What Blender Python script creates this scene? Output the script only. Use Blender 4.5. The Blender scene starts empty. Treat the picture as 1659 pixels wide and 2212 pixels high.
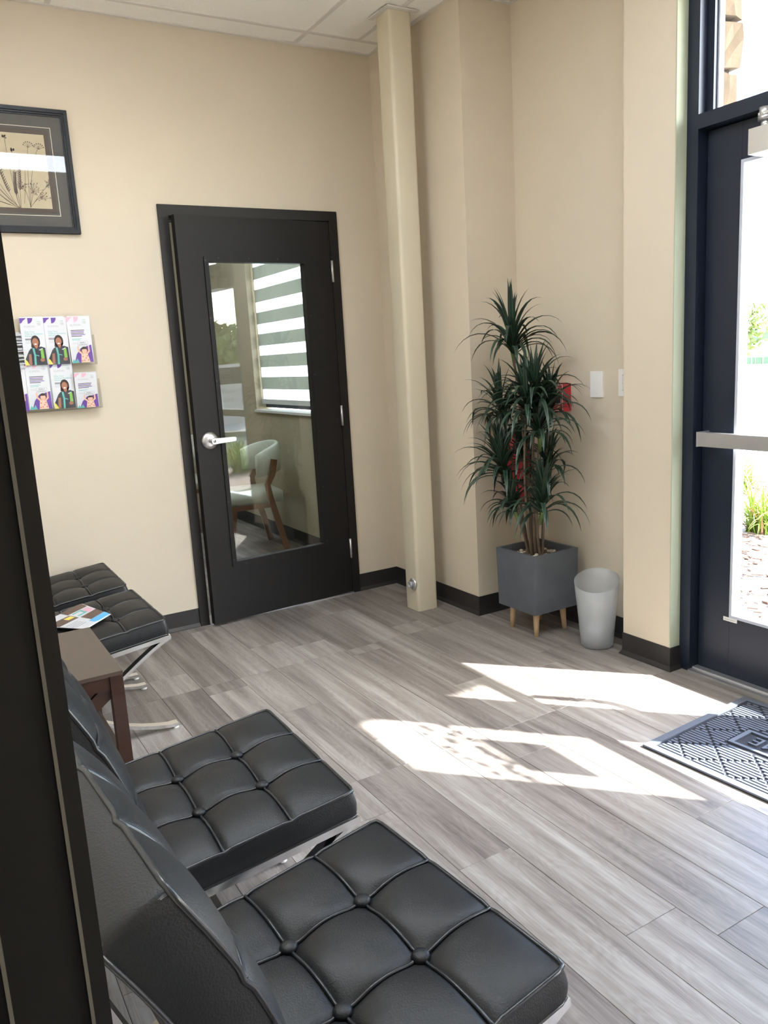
import bpy, bmesh, math, random
from mathutils import Vector, Matrix, Quaternion

# ---------------------------------------------------------------- camera
SC = bpy.context.scene
COL = SC.collection
def sub(a, b): return Vector(a) - Vector(b)
YAW, PITCH, ROLL, FPX, CAMZ = math.radians(30.128), math.radians(11.0095), math.radians(-3.2994), 1728.27, 1.39
fw = Vector((math.sin(YAW)*math.cos(PITCH), math.cos(YAW)*math.cos(PITCH), -math.sin(PITCH)))
rt = Vector((math.cos(YAW), -math.sin(YAW), 0)); up = rt.cross(fw)
r2 = rt*math.cos(ROLL) + up*math.sin(ROLL); u2 = -rt*math.sin(ROLL) + up*math.cos(ROLL)
cd = bpy.data.cameras.new('camera'); cam = bpy.data.objects.new('camera', cd); COL.objects.link(cam)
cam.matrix_world = Matrix(((r2.x, u2.x, -fw.x, 0), (r2.y, u2.y, -fw.y, 0), (r2.z, u2.z, -fw.z, CAMZ), (0, 0, 0, 1)))
cd.sensor_fit = 'HORIZONTAL'; cd.sensor_width = 36; cd.lens = FPX/1659*36; cd.clip_start = .01; cd.clip_end = 500
SC.camera = cam

# ---------------------------------------------------------------- sky, sun, exposure
SUN_DIR = Vector((-.664, .748, 0)).normalized()*math.cos(math.radians(42)) + Vector((0, 0, -math.sin(math.radians(42))))
w = bpy.data.worlds.new('world'); SC.world = w; w.use_nodes = True
nt = w.node_tree; bg = nt.nodes['Background']
sky = nt.nodes.new('ShaderNodeTexSky'); sky.sky_type = 'NISHITA'; sky.sun_disc = False
sky.sun_elevation = math.radians(42); sky.sun_rotation = math.atan2(-SUN_DIR.x, -SUN_DIR.y)
sky.air_density = 1.0; sky.dust_density = 1.5; sky.ozone_density = 1.0
nt.links.new(sky.outputs[0], bg.inputs[0]); bg.inputs[1].default_value = 1.5
sl = bpy.data.lights.new('sun', 'SUN'); so = bpy.data.objects.new('sun', sl); COL.objects.link(so)
sl.energy = 23; sl.angle = math.radians(.55); sl.color = (1, .97, .92)
so.rotation_mode = 'QUATERNION'; so.rotation_quaternion = SUN_DIR.to_track_quat('-Z', 'Y'); so.location = (8, -8, 9)
TROFFER = 8.0; TROFFER_FILL = 19.0
SC.view_settings.view_transform = 'Standard'; SC.view_settings.look = 'None'
SC.view_settings.gamma = 1; SC.view_settings.use_curve_mapping = False; SC.view_settings.exposure = 1.02
SC.cycles.use_denoising = True
SC.cycles.max_bounces = 10; SC.cycles.diffuse_bounces = 6; SC.cycles.glossy_bounces = 5
SC.cycles.transparent_max_bounces = 16; SC.cycles.transmission_bounces = 8
SC.cycles.sample_clamp_indirect = 6

# ---------------------------------------------------------------- materials
MATS = {}
def srgb(r, g, b):
    f = lambda c: (c/255/12.92) if c/255 <= .04045 else ((c/255+.055)/1.055)**2.4
    return (f(r), f(g), f(b))
def mat(name, col, rough=.5, metal=0, var=0, vscale=30, bump=0, bscale=200, spec=.5, coat=0, emit=None, estr=0, stretch=(1, 1, 1), rvar=0):
    if name in MATS: return MATS[name]
    m = bpy.data.materials.new(name); m.use_nodes = True; n = m.node_tree; p = n.nodes['Principled BSDF']
    p.inputs['Base Color'].default_value = (*col, 1); p.inputs['Roughness'].default_value = rough
    p.inputs['Metallic'].default_value = metal; p.inputs['Specular IOR Level'].default_value = spec
    p.inputs['Coat Weight'].default_value = coat; p.inputs['Coat Roughness'].default_value = .25
    if emit: p.inputs['Emission Color'].default_value = (*emit, 1); p.inputs['Emission Strength'].default_value = estr
    if var or bump or rvar:
        tc = n.nodes.new('ShaderNodeTexCoord'); mp = n.nodes.new('ShaderNodeMapping'); mp.inputs['Scale'].default_value = stretch
        n.links.new(tc.outputs['Object'], mp.inputs[0])
    if var:
        ns = n.nodes.new('ShaderNodeTexNoise'); ns.inputs['Scale'].default_value = vscale; ns.inputs['Detail'].default_value = 6
        mx = n.nodes.new('ShaderNodeMix'); mx.data_type = 'RGBA'
        mx.inputs[6].default_value = (*[c*(1-var) for c in col], 1); mx.inputs[7].default_value = (*[min(1, c*(1+var)) for c in col], 1)
        n.links.new(mp.outputs[0], ns.inputs[0]); n.links.new(ns.outputs[0], mx.inputs[0]); n.links.new(mx.outputs[2], p.inputs['Base Color'])
        if rvar:
            mr = n.nodes.new('ShaderNodeMapRange'); mr.inputs[3].default_value = rough-rvar; mr.inputs[4].default_value = rough+rvar
            n.links.new(ns.outputs[0], mr.inputs[0]); n.links.new(mr.outputs[0], p.inputs['Roughness'])
    if bump:
        nb = n.nodes.new('ShaderNodeTexNoise'); nb.inputs['Scale'].default_value = bscale; nb.inputs['Detail'].default_value = 3
        bp = n.nodes.new('ShaderNodeBump'); bp.inputs['Strength'].default_value = bump; bp.inputs['Distance'].default_value = .002
        n.links.new(mp.outputs[0], nb.inputs[0]); n.links.new(nb.outputs[0], bp.inputs['Height']); n.links.new(bp.outputs[0], p.inputs['Normal'])
    MATS[name] = m; return m

def glass_mat(name, tint=(1, 1, 1), f0=.05, rough=0.0, haze=0):
    m = bpy.data.materials.new(name); m.use_nodes = True; n = m.node_tree; n.nodes.clear()
    o = n.nodes.new('ShaderNodeOutputMaterial'); t = n.nodes.new('ShaderNodeBsdfTransparent'); t.inputs[0].default_value = (*tint, 1)
    g = n.nodes.new('ShaderNodeBsdfGlossy'); g.inputs['Roughness'].default_value = rough
    lw = n.nodes.new('ShaderNodeLayerWeight'); lw.inputs[0].default_value = .5
    pw = n.nodes.new('ShaderNodeMath'); pw.operation = 'POWER'; pw.inputs[1].default_value = 5
    mr = n.nodes.new('ShaderNodeMapRange'); mr.inputs[3].default_value = f0; mr.inputs[4].default_value = 1
    mx = n.nodes.new('ShaderNodeMixShader')
    n.links.new(lw.outputs['Facing'], pw.inputs[0]); n.links.new(pw.outputs[0], mr.inputs[0]); n.links.new(mr.outputs[0], mx.inputs[0])
    src = t
    if haze:
        d = n.nodes.new('ShaderNodeBsdfTranslucent'); d.inputs[0].default_value = (.9, .92, .93, 1)
        d2 = n.nodes.new('ShaderNodeBsdfDiffuse'); d2.inputs[0].default_value = (.8, .83, .85, 1)
        m0 = n.nodes.new('ShaderNodeMixShader'); m0.inputs[0].default_value = .5
        n.links.new(d.outputs[0], m0.inputs[1]); n.links.new(d2.outputs[0], m0.inputs[2])
        m1 = n.nodes.new('ShaderNodeMixShader'); m1.inputs[0].default_value = haze
        n.links.new(t.outputs[0], m1.inputs[1]); n.links.new(m0.outputs[0], m1.inputs[2]); src = m1
    n.links.new(src.outputs[0], mx.inputs[1]); n.links.new(g.outputs[0], mx.inputs[2]); n.links.new(mx.outputs[0], o.inputs[0])
    MATS[name] = m; return m

def trans_mat(name, dcol, tcol, k, clear=0):
    m = bpy.data.materials.new(name); m.use_nodes = True; n = m.node_tree; n.nodes.clear()
    o = n.nodes.new('ShaderNodeOutputMaterial'); d = n.nodes.new('ShaderNodeBsdfDiffuse'); d.inputs[0].default_value = (*dcol, 1)
    t = n.nodes.new('ShaderNodeBsdfTranslucent'); t.inputs[0].default_value = (*tcol, 1)
    mx = n.nodes.new('ShaderNodeMixShader'); mx.inputs[0].default_value = k
    n.links.new(d.outputs[0], mx.inputs[1]); n.links.new(t.outputs[0], mx.inputs[2]); last = mx
    if clear:
        tr = n.nodes.new('ShaderNodeBsdfTransparent'); m2 = n.nodes.new('ShaderNodeMixShader'); m2.inputs[0].default_value = clear
        n.links.new(mx.outputs[0], m2.inputs[1]); n.links.new(tr.outputs[0], m2.inputs[2]); last = m2
    n.links.new(last.outputs[0], o.inputs[0]); MATS[name] = m; return m

def plank_mat():
    m = bpy.data.materials.new('vinyl_plank'); m.use_nodes = True; n = m.node_tree; p = n.nodes['Principled BSDF']; L = n.links.new
    tc = n.nodes.new('ShaderNodeTexCoord'); oi = n.nodes.new('ShaderNodeObjectInfo')
    mul = n.nodes.new('ShaderNodeMath'); mul.operation = 'MULTIPLY'; mul.inputs[1].default_value = 37
    cb = n.nodes.new('ShaderNodeCombineXYZ'); va = n.nodes.new('ShaderNodeVectorMath'); va.operation = 'ADD'
    L(oi.outputs['Random'], mul.inputs[0]); L(mul.outputs[0], cb.inputs[0]); L(mul.outputs[0], cb.inputs[1])
    L(tc.outputs['Object'], va.inputs[0]); L(cb.outputs[0], va.inputs[1])
    def mapped(s):
        q = n.nodes.new('ShaderNodeMapping'); q.inputs['Scale'].default_value = s; L(va.outputs[0], q.inputs[0]); return q
    fine = n.nodes.new('ShaderNodeTexNoise'); fine.inputs['Scale'].default_value = 1; fine.inputs['Detail'].default_value = 8; fine.inputs['Distortion'].default_value = .6
    L(mapped((170, 5, 1)).outputs[0], fine.inputs[0])
    broad = n.nodes.new('ShaderNodeTexNoise'); broad.inputs['Scale'].default_value = 1; broad.inputs['Detail'].default_value = 4
    L(mapped((22, 1.1, 1)).outputs[0], broad.inputs[0])
    dst = n.nodes.new('ShaderNodeTexNoise'); dst.inputs['Scale'].default_value = 1; dst.inputs['Detail'].default_value = 2
    L(mapped((9, 2.2, 1)).outputs[0], dst.inputs[0])
    ring = n.nodes.new('ShaderNodeMath'); ring.operation = 'MULTIPLY'; ring.inputs[1].default_value = 130; L(dst.outputs[0], ring.inputs[0])
    sn = n.nodes.new('ShaderNodeMath'); sn.operation = 'SINE'; L(ring.outputs[0], sn.inputs[0])
    def mr(src, a, b, c, d):
        q = n.nodes.new('ShaderNodeMapRange'); q.inputs[1].default_value = a; q.inputs[2].default_value = b; q.inputs[3].default_value = c; q.inputs[4].default_value = d
        L(src, q.inputs[0]); return q.outputs[0]
    def math_(op, a, b):
        q = n.nodes.new('ShaderNodeMath'); q.operation = op
        for i, v in enumerate((a, b)):
            if isinstance(v, (int, float)): q.inputs[i].default_value = v
            else: L(v, q.inputs[i])
        return q.outputs[0]
    f = math_('ADD', mr(fine.outputs[0], .3, .7, -.16, .16), mr(broad.outputs[0], .3, .7, -.40, .34))
    f = math_('ADD', f, mr(sn.outputs[0], -1, 1, -.05, .05))
    f = math_('ADD', f, mr(oi.outputs['Random'], 0, 1, -.24, .16))
    fac = math_('ADD', f, .5)
    cr = n.nodes.new('ShaderNodeValToRGB'); e = cr.color_ramp.elements
    e[0].position = 0; e[0].color = (.118, .100, .092, 1); e[1].position = 1; e[1].color = (.37, .35, .33, 1)
    x = cr.color_ramp.elements.new(.5); x.color = (.236, .210, .192, 1)
    L(fac, cr.inputs[0]); L(cr.outputs[0], p.inputs['Base Color'])
    L(mr(fine.outputs[0], .3, .7, .36, .5), p.inputs['Roughness']); p.inputs['Specular IOR Level'].default_value = .5
    bp = n.nodes.new('ShaderNodeBump'); bp.inputs['Strength'].default_value = .15; bp.inputs['Distance'].default_value = .001
    L(fine.outputs[0], bp.inputs['Height']); L(bp.outputs[0], p.inputs['Normal'])
    MATS['vinyl_plank'] = m; return m

def leaf_mat():
    m = bpy.data.materials.new('leaf'); m.use_nodes = True; n = m.node_tree; p = n.nodes['Principled BSDF']; L = n.links.new
    uv = n.nodes.new('ShaderNodeUVMap'); sp = n.nodes.new('ShaderNodeSeparateXYZ'); L(uv.outputs[0], sp.inputs[0])
    cr = n.nodes.new('ShaderNodeValToRGB'); cr.color_ramp.elements[0].color = (.016, .038, .027, 1); cr.color_ramp.elements[0].position = 0
    cr.color_ramp.elements[1].position = 1; cr.color_ramp.elements[1].color = (.016, .038, .027, 1)
    for pos, c in ((.12, (.012, .032, .024)), (.2, (.09, .15, .07)), (.28, (.012, .032, .024)), (.7, (.011, .030, .022)), (.8, (.075, .125, .06)), (.88, (.012, .032, .024))):
        x = cr.color_ramp.elements.new(pos); x.color = (*c, 1)
    L(sp.outputs[0], cr.inputs[0]); L(cr.outputs[0], p.inputs['Base Color']); p.inputs['Roughness'].default_value = .42
    MATS['leaf'] = m; return m

M = dict(
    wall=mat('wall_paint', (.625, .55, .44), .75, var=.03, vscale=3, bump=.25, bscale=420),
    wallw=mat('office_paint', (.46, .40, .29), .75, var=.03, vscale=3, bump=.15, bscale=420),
    jamb=mat('pier_side_daylight', (.42, .45, .33), .7, bump=.1),
    tile=mat('acoustic_tile', (.86, .85, .80), .9, var=.05, vscale=160, bump=.9, bscale=170),
    tee=mat('ceiling_grid_metal', (.66, .64, .60), .5),
    base=mat('rubber_base', (.022, .020, .020), .42, bump=.1, bscale=60),
    col=mat('column_paint', (.62, .56, .43), .38, bump=.1, bscale=60),
    door=mat('painted_steel_door', (.0095, .0085, .0082), .5, spec=.3, var=.12, vscale=8, bump=.25, bscale=90),
    frame=mat('painted_steel_frame', (.0105, .0095, .009), .46, spec=.35, bump=.1, bscale=90),
    bronze=mat('dark_aluminium', (.012, .018, .034), .35, metal=.2, bump=.05),  # bluish tint of the glare haze is put into the base colour
    alu=mat('brushed_aluminium', (.62, .62, .64), .35, metal=.85),
    silver=mat('satin_metal', (.66, .66, .67), .3, metal=.9, var=.05, vscale=20),
    chrome=mat('chrome', (.88, .90, .93), .12, metal=1),
    gasket=mat('grey_gasket', (.45, .48, .55), .4),
    leather=mat('black_leather', (.0050, .0060, .0080), .47, bump=.3, bscale=330, spec=.45, var=.08, vscale=12),
    piping=mat('black_piping', (.014, .016, .02), .3, spec=.6, bump=.1),
    walnut=mat('dark_walnut', (.034, .0125, .007), .35, var=.4, vscale=6, stretch=(1, 6, 6), coat=.25),
    walnut_top=mat('dusty_walnut_top', (.06, .042, .032), .4, var=.15, vscale=7, stretch=(6, 1, 6), coat=.3),
    concrete=mat('grey_concrete', (.09, .10, .115), .75, var=.28, vscale=9, bump=.3, bscale=60),
    oak=mat('pale_wood', (.60, .42, .25), .45, var=.15, vscale=8, stretch=(8, 8, 1)),
    stem=mat('plant_stem', (.16, .12, .085), .7, var=.4, vscale=60, bump=.6, bscale=120, stretch=(1, 1, .4)),
    pebble=mat('white_pebble', (.66, .60, .50), .6, var=.15, vscale=30),
    soil=mat('brown_moss', (.16, .10, .06), .9, var=.4, vscale=60, bump=.8),
    red=mat('red_enamel', (.42, .018, .03), .32, var=.08),
    redd=mat('red_plastic', (.46, .03, .04), .42),
    black=mat('black_plastic', (.012, .013, .018), .4),
    white=mat('white_plastic', (.80, .79, .77), .35),
    offw=mat('off_white_plastic', (.70, .70, .68), .35),
    slot=mat('dark_slot', (.04, .04, .04), .6),
    paper=mat('white_paper', (.64, .65, .69), .5),
    purple=mat('purple_print', (.13, .05, .32), .5),
    pink=mat('pink_print', (.75, .42, .52), .5),
    skinA=mat('brown_print', (.36, .15, .09), .5), skinB=mat('peach_print', (.78, .45, .34), .5),
    hair=mat('dark_hair_print', (.03, .017, .015), .5), navy=mat('charcoal_print', (.035, .04, .055), .5),
    teal=mat('teal_print', (.12, .45, .42), .5), yellow=mat('yellow_print', (.80, .68, .12), .5), green=mat('green_print', (.22, .48, .08), .5),
    dress=mat('floral_print', (.85, .55, .42), .5, var=.35, vscale=260), rose=mat('rose_print', (.62, .10, .14), .5),
    cyan=mat('cyan_print', (.10, .46, .86), .45), ink=mat('dark_ink', (.06, .05, .07), .5), greyink=mat('grey_ink', (.42, .42, .45), .5), brownp=mat('brown_photo', (.13, .08, .06), .5, var=.6, vscale=90),
    linen=mat('linen_paper', (.50, .44, .31), .85, var=.08, vscale=60, bump=.5, bscale=260), flower=mat('faded_flower_ink', (.12, .085, .075), .7),
    mount=mat('charcoal_mount', (.075, .075, .072), .8), mountin=mat('brown_mount_edge', (.075, .055, .045), .8), cream=mat('cream_line', (.75, .70, .58), .6),
    picf=mat('black_picture_frame', (.006, .007, .011), .4, spec=.4),
    rubber=mat('rubber_mat', (.10, .115, .15), .48, bump=.4, bscale=300), rubberd=mat('rubber_mat_recess', (.012, .012, .02), .7),
    lamp=mat('troffer_lens', (.9, .9, .92), .5, emit=(.84, .92, 1.0), estr=TROFFER),
    fill_lamp=mat('fill_troffer_lens', (.9, .9, .92), .5, emit=(.84, .92, 1.0), estr=TROFFER_FILL),
    lampf=mat('troffer_frame', (.8, .8, .8), .4),
    pave=mat('concrete_paving', (.50, .49, .47), .9, var=.06, vscale=2, bump=.2),
    mulch=mat('mulch_chip', (.16, .10, .075), .9, var=.8, vscale=30), mulchb=mat('mulch_bed', (.34, .27, .23), .95, var=.5, vscale=25, bump=.6, bscale=40),
    grass=mat('grass_blade', (.22, .34, .05), .6, var=.3, vscale=20), dry=mat('dry_blade', (.5, .30, .16), .7),
    stone=mat('rough_limestone', (.17, .13, .09), .95, spec=.2, var=.5, vscale=6, bump=1, bscale=30), mortar=mat('mortar', (.08, .07, .058), 1, spec=0),
    stucco=mat('white_stucco', (.78, .76, .72), .9, bump=.2), roofm=mat('roof_metal', (.3, .3, .3), .6),
    treel=mat('tree_leaf', (.20, .24, .06), .7, var=.4, vscale=3), bark=mat('tree_bark', (.14, .10, .07), .9, var=.3, vscale=8),
    hill=mat('far_woods', (.10, .14, .07), .95, var=.4, vscale=1.5), carp=mat('silver_car_paint', (.55, .57, .6), .3, metal=.5), tyre=mat('tyre', (.02, .02, .02), .8),
    vinylw=mat('white_vinyl_film', (.85, .86, .88), .5), sign=mat('sign_back', (.55, .56, .58), .6),
    whiteup=mat('pale_upholstery', (.55, .57, .48), .55, bump=.1), chwood=mat('chair_wood', (.20, .085, .035), .35, var=.3, vscale=8, stretch=(6, 6, 1), coat=.3),
    sub=mat('subfloor', (.05, .045, .04), .9), brass=mat('brass', (.5, .4, .22), .35, metal=.9), rod=mat('sheath', (.3, .3, .3), .5), green_pale=mat('young_leaf', (.10, .17, .04), .45),
)
M['plank'] = plank_mat(); M['leaf'] = leaf_mat()
M['glass'] = glass_mat('window_glass', (.97, .985, .98), .035)
M['doorglass'] = glass_mat('door_lite_glass', (.93, .96, .94), .055)
M['picglass'] = glass_mat('picture_glass', (1, 1, 1), .035)
M['acrylic'] = glass_mat('clear_acrylic', (.985, .99, .99), .012, .12)
M['frost'] = glass_mat('frosted_plastic', (.95, .97, 1), .04, .35, haze=.36)
M['sheer'] = trans_mat('blind_sheer_band', (.85, .85, .8), (.85, .87, .88), .7, .25)
M['opaque'] = trans_mat('blind_solid_band', (.5, .5, .44), (.34, .36, .32), .5)

# ---------------------------------------------------------------- helpers
def empty(name, loc=(0, 0, 0), rz=0, parent=None):
    o = bpy.data.objects.new(name, None); o.empty_display_size = .1; COL.objects.link(o)
    o.location = loc; o.rotation_euler = (0, 0, rz)
    if parent: o.parent = parent
    return o
def tag(o, label=None, cat=None, group=None, kind=None):
    if label: o['label'] = label
    if cat: o['category'] = cat
    if group: o['group'] = group
    if kind: o['kind'] = kind
    return o
def link(name, me, parent=None, loc=None):
    o = bpy.data.objects.new(name, me); COL.objects.link(o)
    if parent: o.parent = parent
    if loc is not None: o.location = loc
    return o
def finish(bm, name, mats, parent=None, smooth=False, loc=None, bevel=0, seg=2, angle=35):
    me = bpy.data.meshes.new(name)
    if bevel:
        ed = [e for e in bm.edges if len(e.link_faces) == 2 and e.calc_face_angle(0) > math.radians(angle)]
        bmesh.ops.bevel(bm, geom=ed, offset=bevel, segments=seg, profile=.5, affect='EDGES', clamp_overlap=True)
    bmesh.ops.recalc_face_normals(bm, faces=bm.faces)
    bm.to_mesh(me); bm.free()
    for m in (mats if isinstance(mats, (list, tuple)) else [mats]): me.materials.append(m)
    if smooth: me.polygons.foreach_set('use_smooth', [True]*len(me.polygons))
    me.update()
    return link(name, me, parent, loc)
def bx(bm, x0, y0, z0, x1, y1, z1, mi=0, mtx=None):
    vs = [bm.verts.new((x, y, z)) for x in (x0, x1) for y in (y0, y1) for z in (z0, z1)]
    if mtx:
        for v in vs: v.co = mtx @ v.co
    for f in ((0, 1, 3, 2), (4, 6, 7, 5), (0, 4, 5, 1), (2, 3, 7, 6), (0, 2, 6, 4), (1, 5, 7, 3)):
        fc = bm.faces.new([vs[i] for i in f]); fc.material_index = mi
    return vs
def box(name, a, b, m, parent=None, bevel=0, loc=None, smooth=False, seg=2):
    bm = bmesh.new(); bx(bm, *a, *b); return finish(bm, name, m, parent, smooth, loc, bevel, seg)
def boxes(name, lst, m, parent=None, bevel=0, loc=None):
    bm = bmesh.new()
    for l in lst: bx(bm, *l[:6], mi=(l[6] if len(l) > 6 else 0))
    return finish(bm, name, m, parent, False, loc, bevel)
def tube(bm, pts, r, n=8, closed=False, mi=0, cap=True):
    P = [Vector(p) for p in pts]; N = len(P); rings = []
    rr = r if isinstance(r, (list, tuple)) else [r]*N
    prev = None
    for i, p in enumerate(P):
        t = (P[(i+1) % N] - P[i-1]) if (closed or 0 < i < N-1) else (P[1]-P[0] if i == 0 else P[-1]-P[-2])
        t.normalize()
        a = prev - t*prev.dot(t) if prev else (Vector((0, 0, 1)).cross(t) if abs(t.z) < .95 else Vector((1, 0, 0)).cross(t))
        a.normalize(); prev = a; b = t.cross(a)
        rings.append([bm.verts.new(p + (a*math.cos(2*math.pi*k/n) + b*math.sin(2*math.pi*k/n))*rr[i]) for k in range(n)])
    for i in range(N if closed else N-1):
        A, B = rings[i], rings[(i+1) % N]
        for k in range(n):
            f = bm.faces.new((A[k], A[(k+1) % n], B[(k+1) % n], B[k])); f.material_index = mi; f.smooth = True
    if cap and not closed:
        for R_ in (rings[0], rings[-1]):
            f = bm.faces.new(R_); f.material_index = mi
def lathe(bm, prof, n=24, c=(0, 0, 0), mtx=None, mi=0):
    rings = []
    for r, z in prof:
        R_ = []
        for k in range(n):
            v = Vector((r*math.cos(2*math.pi*k/n), r*math.sin(2*math.pi*k/n), z))
            if mtx: v = mtx @ v
            R_.append(bm.verts.new(v + Vector(c)))
        rings.append(R_)
    for A, B in zip(rings, rings[1:]):
        for k in range(n):
            f = bm.faces.new((A[k], A[(k+1) % n], B[(k+1) % n], B[k])); f.material_index = mi; f.smooth = True
    for R_ in (rings[0], rings[-1]):
        f = bm.faces.new(R_); f.material_index = mi
def prism(bm, pts, axis, a0, a1, mi=0):
    """polygon pts (2D) extruded along axis from a0 to a1; the 2D axes are the two others in xyz order"""
    def mk(p, a):
        q = list(p); q.insert(axis, a); return bm.verts.new(q)
    A = [mk(p, a0) for p in pts]; B = [mk(p, a1) for p in pts]; n = len(pts)
    f = bm.faces.new(A); f.material_index = mi; f = bm.faces.new(B); f.material_index = mi
    for i in range(n):
        f = bm.faces.new((A[i], A[(i+1) % n], B[(i+1) % n], B[i])); f.material_index = mi
RX = Matrix.Rotation(math.pi/2, 4, 'X'); RY = Matrix.Rotation(math.pi/2, 4, 'Y')
def copy_tree(o, parent=None):
    c = o.copy(); COL.objects.link(c)
    if parent: c.parent = parent
    for ch in list(o.children): copy_tree(ch, c)
    return c
def text_mesh(s, size, depth=.0006, align='LEFT', space=1.0):
    cu = bpy.data.curves.new('text', 'FONT'); cu.body = s; cu.size = size; cu.extrude = depth/2; cu.align_x = align; cu.space_character = space; cu.resolution_u = 3
    ob = bpy.data.objects.new('text', cu); COL.objects.link(ob)
    dg = bpy.context.evaluated_depsgraph_get(); me = bpy.data.meshes.new_from_object(ob.evaluated_get(dg))
    bpy.data.objects.remove(ob); bpy.data.curves.remove(cu); return me
def text_into(bm, s, size, mtx, mi=0, **kw):
    me = text_mesh(s, size, **kw); me.transform(mtx); n0 = len(bm.faces); bm.from_mesh(me); bm.faces.ensure_lookup_table()
    for f in bm.faces[n0:]: f.material_index = mi
    bpy.data.meshes.remove(me)

H = 3.03; YW = 4.146; XR = 2.475; XB = 2.787; YR = 3.307; XG = 2.76; XL = .02
# ---------------------------------------------------------------- room shell
S = lambda o, l=None: tag(o, l, kind='structure')
floor = S(box('floor', (-1.9, -3.0, -.1), (2.9, 8.0, -.003), M['sub']), 'grey-brown wood-look vinyl plank floor of the waiting room')
rnd = random.Random(4)
PW = .1774; JO = {5: 3.20, 6: 2.84, 7: 1.19, 8: 3.51, 9: 3.219, 10: 1.413, 11: 3.451, 4: 2.3, 3: 3.0}
meshes = {}
def plank(x0, x1, y0, y1):
    g = .0006
    key = (round(x1-x0, 3), round(y1-y0, 3))
    if key not in meshes:
        bm = bmesh.new(); a, b = (x1-x0)/2-g, (y1-y0)/2-g
        bx(bm, -a, -b, -.003, a, b, 0)
        me = bpy.data.meshes.new('floor_plank'); bmesh.ops.bevel(bm, geom=[e for e in bm.edges if e.verts[0].co.z > -.001 and e.verts[1].co.z > -.001], offset=.0007, segments=1, affect='EDGES')
        bmesh.ops.recalc_face_normals(bm, faces=bm.faces); bm.to_mesh(me); bm.free(); me.materials.append(M['plank']); meshes[key] = me
    link('floor_plank', meshes[key], floor, ((x0+x1)/2, (y0+y1)/2, 0))
for i in range(-1, 17):
    x0 = .048 + PW*i; x1 = x0+PW
    j = JO.get(i, rnd.uniform(0, 1.2)); k0 = math.floor((-2.2-j)/1.22)
    for k in range(k0, 8):
        a, b = j+1.22*k, j+1.22*(k+1)
        a = max(a, -2.0)
        for lo, hi, xm in ((-2.0, 2.2, 2.775), (2.2, 3.30, 2.785), (3.30, 7.6, 2.474)):
            aa, bb = max(a, lo), min(b, hi)
            if bb-aa < .02: continue
            xx0, xx1 = max(x0, .02 if aa > .3 else x0), min(x1, xm)
            if xx1-xx0 > .01: plank(xx0, xx1, aa, bb)

# walls (real thickness)
fw_open = (1.205+.03, 2.203-.03, 2.19-.03)
wf = S(boxes('wall_far', [(-1.2, YW, 0, fw_open[0], YW+.12, H), (fw_open[1], YW, 0, XR, YW+.12, H), (fw_open[0], YW, fw_open[2], fw_open[1], YW+.12, H)], M['wall']), 'beige wall holding the inner glazed door')
wr = S(boxes('wall_right', [(XR, YR, 0, XB, 4.30, H)], M['wall']), 'beige wall section behind the square column')
wr2 = S(boxes('wall_right_recess', [(XB, 2.20, 0, 2.85, 4.0, H), (2.64, 2.198, 0, XB, 2.452, H)], M['wall']), 'beige recess wall behind the plant with its projecting pier')
S(box('lit_pier_side', (2.64, 2.1935, .1), (2.757, 2.1985, H), M['jamb'], bevel=.001), 'pale green-white painted side of the pier at the exit door')  # thin skin on the pier; yellow-green daylight is put into its colour
S(boxes('wall_left', [(-.10, .47, 0, XL, YW, H), (-.10, -2.0, 0, XL, -.55, H), (-.10, -.55, 2.2, XL, .47, H)], M['wall']), 'beige wall behind the row of chairs')
S(boxes('wall_front_lower', [(2.76, -.45, 0, 2.95, .20, H), (2.76, -2.0, 0, 2.95, -1.85, H), (2.76, -1.85, 0, 2.95, -.45, .45), (2.76, -1.85, 1.5, 2.95, -.45, H), (2.76, .20, 2.74, 2.95, 2.26, H), (-1.9, -2.1, 0, 2.95, -2.0, H)], M['wall']), 'beige wall on the street side and rear of the waiting room')
S(boxes('wall_rear_room', [(-1.9, -2.0, 0, -1.8, 4.2, H)], M['wall']))
# office beyond
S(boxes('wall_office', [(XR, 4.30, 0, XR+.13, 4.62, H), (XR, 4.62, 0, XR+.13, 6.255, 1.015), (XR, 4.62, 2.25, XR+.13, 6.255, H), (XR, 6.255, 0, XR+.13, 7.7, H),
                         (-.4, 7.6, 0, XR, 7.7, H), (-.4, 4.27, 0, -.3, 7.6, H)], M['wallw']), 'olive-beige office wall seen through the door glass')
S(box('roof_slab', (-2.0, -2.2, H+.25), (3.1, 7.8, H+.4), M['roofm']))
S(boxes('wall_parapet', [(2.76, -2.1, H, 3.0, 4.6, H+.25), (-2, -2.1, H, 2.8, -2.0, H+.25), (2.48, 4.6, H, 2.6, 7.7, H+.25)], M['stucco']))

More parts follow.
